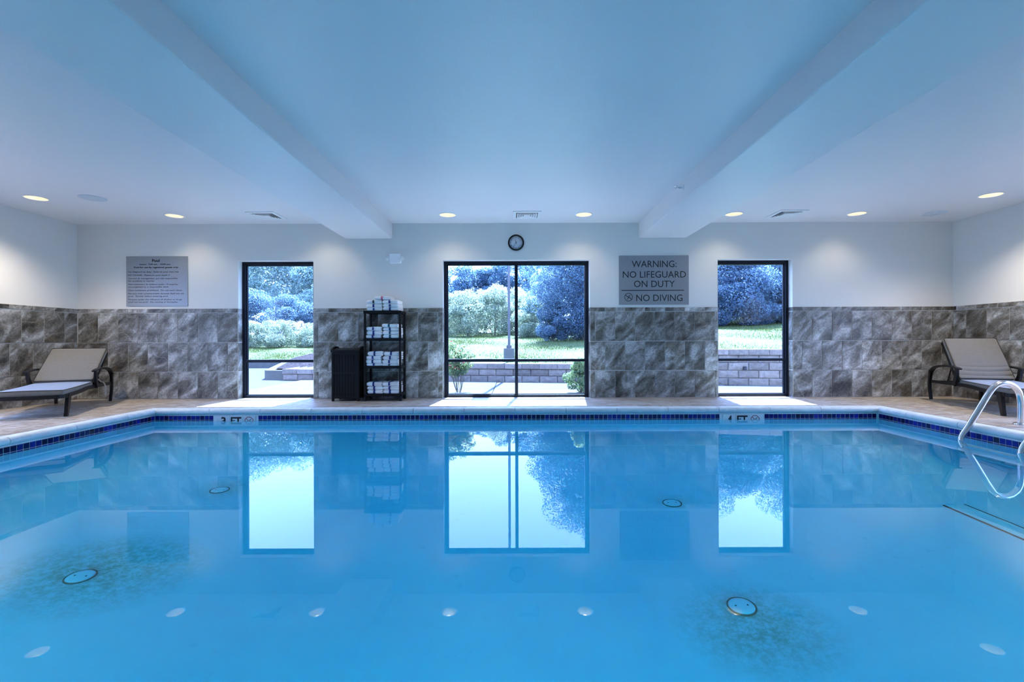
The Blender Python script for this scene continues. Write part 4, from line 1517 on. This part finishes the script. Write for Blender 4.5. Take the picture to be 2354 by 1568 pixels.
def block_mesh(w, h, d, seed):
    rg = random.Random(seed)
    mb = MB()
    a, b = w / 2 - 0.003, h / 2 - 0.002
    fr = lambda: rg.uniform(0.0, 0.010)
    vs = [(-a, d / 2, -b), (a, d / 2, -b), (a, d / 2, b), (-a, d / 2, b)]
    g0 = [(-a, -d / 2 + 0.02, -b), (a, -d / 2 + 0.02, -b), (a, -d / 2 + 0.02, b), (-a, -d / 2 + 0.02, b)]
    q = 0.014
    g1 = [(-a + q, -d / 2 + fr(), -b + q), (a - q, -d / 2 + fr(), -b + q), (a - q, -d / 2 + fr(), b - q), (-a + q, -d / 2 + fr(), b - q), (rg.uniform(-.06, .06), -d / 2 - 0.006, rg.uniform(-.02, .02))]
    vs = vs + g0 + g1
    fs = [(0, 1, 5, 4), (1, 2, 6, 5), (2, 3, 7, 6), (3, 0, 4, 7), (4, 5, 9, 8), (5, 6, 10, 9), (6, 7, 11, 10), (7, 4, 8, 11), (8, 9, 12), (9, 10, 12), (10, 11, 12), (11, 8, 12), (0, 3, 2, 1)]
    return mb.add(vs, fs).mesh('block', M['block'])


BM = [block_mesh(BL, BH, 0.28, s) for s in range(5)]
CM = [MB().box(-BL / 2 + 0.003, BL / 2 - 0.003, -0.165, 0.15, -0.06, 0.06, 0.006).mesh('cap_stone', M['block'])]
GY = -0.045
cw = math.cos(ang_w)
for k in range(-14, 20):
    x = k * BL * cw
    courses = 1 if x < -2.4 else (2 if x < 2.4 else 4)
    for c in range(courses):
        xx = x + (BL * cw / 2 if c % 2 else 0)
        put('block', BM[(k * 3 + c * 7) % 5], rw, (xx, wall_y(xx) - wall_y(0) + 0.13, GY + BH * (c + .5)), (0, 0, ang_w))
    put('cap_stone', CM[0], rw, (x, wall_y(x) - wall_y(0) + 0.13, GY + BH * courses + 0.06), (0, 0, ang_w))
mb = MB()
for k in range(-14, 20):
    x = k * BL * cw
    courses = 1 if x < -2.4 else (2 if x < 2.4 else 4)
    y = wall_y(x) - wall_y(0)
    mb.add([(x - .22, y + 0.06 + .0374, GY), (x + .22, y + 0.06 - .0374, GY), (x + .22, y + 0.06 - .0374, GY + BH * courses), (x - .22, y + 0.06 + .0374, GY + BH * courses)], [(0, 1, 2, 3)])
mb.build('wall_core', M['darkrec'], rw)
x = 4.89
t = tag(empty('outlet_box', (x, wall_y(x) - 0.012, 0.336), ang_w), 'small dark square box fixed to the retaining wall', 'outlet')
MB().box(-0.036, 0.036, -0.03, 0.03, -0.036, 0.036, 0.005).build('housing', M['frame'], t)
MB().box(-0.028, 0.028, -0.036, -0.028, -0.028, 0.028, 0.003).build('cover', M['frame'], t)

# lamp post beyond the wall
px, py = -0.128, 11.75
t = tag(empty('lamp_post', (px, py, ground(px, py))), 'tall slim grey lamp post on a concrete pedestal', 'lamp post')
MB().lathe([(0.135, -0.2), (0.135, 0.30), (0.128, 0.315), (0.001, 0.318)], 24).build('pedestal', M['concrete'], t)
MB().box(-0.065, 0.065, -0.065, 0.065, 0.317, 0.39, 0.006).build('base_cover', M['pole'], t)
MB().box(-0.031, 0.031, -0.031, 0.031, 0.38, 6.2, 0.004).build('pole', M['pole'], t)
MB().box(-0.03, 0.03, -0.5, 0.03, 6.1, 6.16, 0.004).box(-0.15, 0.15, -0.95, -0.45, 6.08, 6.18, 0.02).build('luminaire', M['pole'], t)


def leaves(cl, n, size, tone_fn, rg, flat=0.0):
    """diamond leaves scattered in a shell of clumps; cl: list of (centre, radii)"""
    cl_c = np.array([c for c, r in cl])
    cl_r = np.array([r for c, r in cl])
    vol = cl_r.prod(1) ** (2 / 3)
    idx = rg.choice(len(cl), n, p=vol / vol.sum())
    d = rg.normal(size=(n, 3))
    d /= np.linalg.norm(d, axis=1)[:, None]
    rad = rg.random(n) ** 0.33 * 0.5 + 0.52
    P_ = cl_c[idx] + d * cl_r[idx] * rad[:, None] + rg.normal(0, 0.03, (n, 3)) * cl_r[idx]
    nrm = d + rg.normal(0, 0.75, (n, 3)) + np.array([0, 0, 0.35])
    nrm /= np.linalg.norm(nrm, axis=1)[:, None]
    a = np.cross(nrm, rg.normal(size=(n, 3)))
    a /= np.linalg.norm(a, axis=1)[:, None] + 1e-9
    b = np.cross(nrm, a)
    s = size * rg.uniform(0.6, 1.25, n)[:, None]
    quad = np.stack([P_ - a * s, P_ + b * s * 0.42, P_ + a * s, P_ - b * s * 0.42], 1)
    return quad.reshape(-1, 3), tone_fn(d, rg, n)


def clumps(h, r, n, rg, base=0.25, ry=1.0):
    out = []
    for _ in range(n):
        u = rg.random()
        z = h * (base + (1 - base) * (0.08 + 0.86 * u))
        prof = math.sin(math.pi * min(1, 0.16 + 0.80 * u)) ** 0.7
        a = rg.random() * 6.28
        q = r * prof * math.sqrt(rg.random()) * 0.85
        s = r * rg.uniform(0.26, 0.46)
        out.append(((q * math.cos(a), q * math.sin(a) * ry, z), (s, s * ry, s * 0.8)))
    return out


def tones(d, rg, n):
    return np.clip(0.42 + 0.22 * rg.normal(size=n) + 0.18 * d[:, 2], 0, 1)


def tree(name, x, y, h, r, mat, n, size, lab, cat='tree', group=None, base=0.25, ncl=26, trunk=True, seed=0, sink=0.0, ry=1.0):
    rg = np.random.default_rng(seed + 100)
    z = ground(x, y) - sink
    t = tag(empty(name, (x, y, z)), lab, cat, group)
    cl = clumps(h, r, ncl, rg, base, ry)
    v, tn = leaves(cl, n, size, tones, rg)
    v[:, 2] = np.maximum(v[:, 2], 0.0)
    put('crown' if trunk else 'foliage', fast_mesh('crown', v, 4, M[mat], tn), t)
    mb = MB()
    if trunk:
        k = 0.028 * h
        mb.tube([(0, 0, -0.1), (0.03 * h * (rg.random() - .5), 0, h * 0.3), (0.06 * h * (rg.random() - .5), 0, h * 0.62), (0.05 * h * (rg.random() - .5), 0.02, h * 0.88)], [k, k * 0.75, k * 0.5, k * 0.15], 8)
        for c, _ in cl[:9]:
            z0 = min(c[2] * 0.7, h * 0.55)
            mb.tube([(0, 0, z0), (c[0] * 0.5, c[1] * 0.5, (z0 + c[2]) / 2 + 0.03 * h), c], [k * 0.4, k * 0.25, k * 0.08], 5)
        mb.build('trunk', M['bark'], t)
    else:
        for c, _ in cl[:8]:
            mb.tube([(c[0] * 0.15, c[1] * 0.15, -0.05), (c[0] * 0.6, c[1] * 0.6, c[2] * 0.5), c], [0.012, 0.009, 0.004], 5)
        mb.build('stems', M['bark'], t)
    return t


# seen through the left window
for i, (x, y, h, r) in enumerate([(-13.6, 24.6, 1.25, 0.95), (-12.2, 24.3, 1.4, 1.0), (-10.7, 24.6, 1.1, 0.9)]):
    tree('lawn_shrub', x, y, h, r, 'leaf_reed', 9880, 0.040, ['leftmost', 'middle', 'rightmost'][i] + ' of the pale shrubs edging the lawn in the left window', 'shrub', 'pale shrubs edging the lawn', 0.05, 16, False, 10 + i)
for i, (x, y, h, r) in enumerate([(-15.4, 27.5, 3.0, 1.7), (-13.0, 27.2, 2.7, 1.6), (-11.0, 27.5, 2.5, 1.5)]):
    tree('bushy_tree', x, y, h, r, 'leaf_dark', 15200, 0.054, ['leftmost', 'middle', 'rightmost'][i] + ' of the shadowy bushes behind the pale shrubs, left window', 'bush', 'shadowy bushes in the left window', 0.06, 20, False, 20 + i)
for i, (x, y, h, r) in enumerate([(-19.0, 33.0, 7.4, 2.7), (-15.8, 33.5, 6.9, 2.5), (-13.2, 32.5, 6.1, 2.2)]):
    tree('leafy_tree', x, y, h, r, 'leaf_lit', 32300, 0.079, ['leftmost', 'middle', 'rightmost'][i] + ' of the tall pale leafed trees filling the left window', 'tree', 'tall pale trees in the left window', 0.12, 34, True, 30 + i)
# middle window
for i, (x, y, h, r) in enumerate([(-3.7, 23.6, 2.0, 1.25), (-2.3, 23.3, 2.2, 1.2), (-1.0, 23.6, 2.35, 1.2), (0.35, 23.8, 2.0, 1.1)]):
    tree('meadow_shrub', x, y, h, r, 'leaf_reed', 14250, 0.043, ['leftmost', 'second', 'third', 'rightmost'][i] + ' of the pale tall shrubs across the middle window', 'shrub', 'pale tall shrubs in the middle window', 0.03, 22, False, 40 + i)
for i, (x, y, h, r) in enumerate([(-7.4, 46, 6.2, 2.2), (-4.9, 45, 6.3, 2.0), (-2.9, 46, 6.0, 1.8), (-1.0, 45, 6.6, 2.0), (1.2, 46, 7.3, 2.1), (3.4, 46, 6.3, 2.0)]):
    tree('tree', x, y, h, r, 'leaf_far', 15200, 0.094, ['leftmost', 'second', 'third', 'fourth', 'fifth', 'sixth'][i] + ' of the distant tree line against the sky, counted from the left', 'tree', 'distant tree line in the middle window', 0.05, 26, True, 50 + i)
tree('yellowish_tree', 1.25, 22.5, 3.2, 0.85, 'leaf_lit', 13300, 0.047, 'slim pale young tree just right of the window mullion', 'tree', None, 0.05, 18, True, 60)
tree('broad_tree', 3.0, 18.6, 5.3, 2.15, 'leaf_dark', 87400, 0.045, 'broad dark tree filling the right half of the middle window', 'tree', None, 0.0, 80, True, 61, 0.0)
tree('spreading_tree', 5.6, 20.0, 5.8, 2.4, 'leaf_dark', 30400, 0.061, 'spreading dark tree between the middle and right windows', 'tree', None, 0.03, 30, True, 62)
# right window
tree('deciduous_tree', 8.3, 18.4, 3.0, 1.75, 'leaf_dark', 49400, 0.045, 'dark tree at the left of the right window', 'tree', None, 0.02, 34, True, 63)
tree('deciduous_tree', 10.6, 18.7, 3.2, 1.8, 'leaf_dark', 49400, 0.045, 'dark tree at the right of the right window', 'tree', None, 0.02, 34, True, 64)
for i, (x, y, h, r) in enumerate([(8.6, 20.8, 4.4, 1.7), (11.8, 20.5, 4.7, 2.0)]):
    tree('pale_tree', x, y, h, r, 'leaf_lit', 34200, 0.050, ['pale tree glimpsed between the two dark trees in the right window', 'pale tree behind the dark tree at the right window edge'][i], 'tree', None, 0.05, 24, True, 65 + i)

for i, (x, y, h, r) in enumerate([(-3.0, 26.4, 2.2, 1.3), (-1.6, 26.2, 2.3, 1.3), (0.0, 26.4, 2.3, 1.3)]):
    tree('meadow_shrub', x, y, h, r, 'leaf_reed', 14250, 0.047, ['leftmost', 'middle', 'rightmost'][i] + ' of the second row of pale shrubs in the middle window', 'shrub', 'second row of pale shrubs', 0.0, 24, False, 140 + i)
tree('low_shrub', 0.85, 21.0, 1.9, 0.8, 'leaf_reed', 11400, 0.040, 'pale low shrub on the lawn edge just right of the window mullion', 'shrub', None, 0.0, 20, False, 150)
for i, (x, y, h, r, lab) in enumerate([(1.5, 18.2, 1.7, 0.8, 'low dark shrub at the foot of the broad dark tree, left side'), (2.7, 17.9, 1.8, 0.9, 'low dark shrub at the foot of the broad dark tree, centre'),
                                       (4.0, 18.0, 1.9, 0.95, 'low dark shrub at the foot of the broad dark tree, right side'), (7.6, 17.7, 1.7, 0.85, 'low dark shrub along the lawn edge at left in the right window'),
                                       (9.1, 17.6, 1.75, 0.9, 'low dark shrub along the lawn edge at centre in the right window'), (10.5, 17.7, 1.8, 0.9, 'low dark shrub along the lawn edge at right in the right window')]):
    tree('low_shrub', x, y, h, r, 'leaf_dark', 13300, 0.040, lab, 'shrub', None, 0.0, 20, False, 80 + i)
for i, (x, y, h, r) in enumerate([(2.6, 33, 6.6, 2.4), (6.0, 32, 6.4, 2.4), (9.6, 31, 6.0, 2.4), (13.2, 30, 5.6, 2.4), (16.8, 30, 5.6, 2.4)]):
    tree('bluish_tree', x, y, h, r, 'leaf_far', 20900, 0.079, ['leftmost', 'second', 'third', 'fourth', 'rightmost'][i] + ' of the blue-green trees behind the dark trees on the right', 'tree', 'blue-green trees behind the dark trees', 0.0, 34, True, 90 + i)

# planting right outside the middle window
t = tag(empty('rose_bush', (-1.02, 8.62, -0.012)), 'flowering bush with red and pink blooms at the middle window', 'bush')
rg = np.random.default_rng(5)
mb = MB()
tips = []
for k in range(17):
    a, q = rg.random() * 6.28, rg.uniform(0.05, 0.30)
    hh_ = rg.uniform(0.48, 0.90)
    tip = (q * math.cos(a), q * math.sin(a) * 0.8, hh_)
    tips.append(tip)
    mb.tube(smooth_path([(0.03 * math.cos(a), 0.03 * math.sin(a), -0.03), (tip[0] * 0.55 + rg.normal(0, .02), tip[1] * 0.55, hh_ * 0.45), tip], 3), 0.0045, 5)
    for _ in range(2):
        e = (tip[0] * 0.6 + rg.normal(0, .09), tip[1] * 0.6 + rg.normal(0, .06), hh_ * rg.uniform(0.55, 0.95))
        tips.append(e)
        mb.tube([(tip[0] * 0.55, tip[1] * 0.55, hh_ * 0.45), e], 0.003, 4)
mb.build('stems', M['bark'], t)
v, tn = leaves([(p, (0.075, 0.075, 0.075)) for p in tips], 3600, 0.027, tones, rg)
put('foliage', fast_mesh('foliage', v, 4, M['leaf_rose'], tn), t)
for k in range(80):
    p = tips[rg.integers(len(tips))]
    if p[2] < 0.42:
        continue
    c = (p[0] + rg.normal(0, .035), p[1] + rg.normal(0, .035), p[2] + rg.normal(0, .04))
    mb = MB()
    for ring_, (nn, rr_, tilt) in enumerate(((5, 0.030, 0.5), (4, 0.02, 1.0))):
        for i in range(nn):
            a = 2 * math.pi * i / nn + ring_ * 0.5
            d = Vector((math.cos(a), math.sin(a), 0))
            s_ = Vector((-math.sin(a), math.cos(a), 0))
            up = Vector((0, 0, 1))
            b0 = Vector(c)
            m1 = b0 + d * rr_ * 0.7 * math.cos(tilt) + up * rr_ * 0.7 * math.sin(tilt)
            m2 = b0 + d * rr_ * 1.2 * math.cos(tilt) + up * rr_ * 1.2 * math.sin(tilt)
            mb.add([b0, m1 + s_ * rr_ * 0.6, m2, m1 - s_ * rr_ * 0.6], [(0, 1, 2, 3)])
    mb.build('bloom', M['bloom'] if k % 4 else M['gold'], t)
t = tag(empty('clipped_bush', (1.20, 8.45, -0.012)), 'small round green bush at the right side of the middle window', 'bush')
rg = np.random.default_rng(6)
cl = clumps(0.62, 0.30, 16, rg, 0.02)
v, tn = leaves(cl, 8500, 0.020, tones, rg)
v[:, 2] = np.maximum(v[:, 2], 0)
put('foliage', fast_mesh('foliage', v, 4, M['leaf_rose'], tn), t)
mb = MB()
for c, _ in cl[:8]:
    mb.tube([(0, 0, -0.03), (c[0] * 0.5, c[1] * 0.5, c[2] * 0.6), c], 0.004, 5)
mb.build('stems', M['bark'], t)
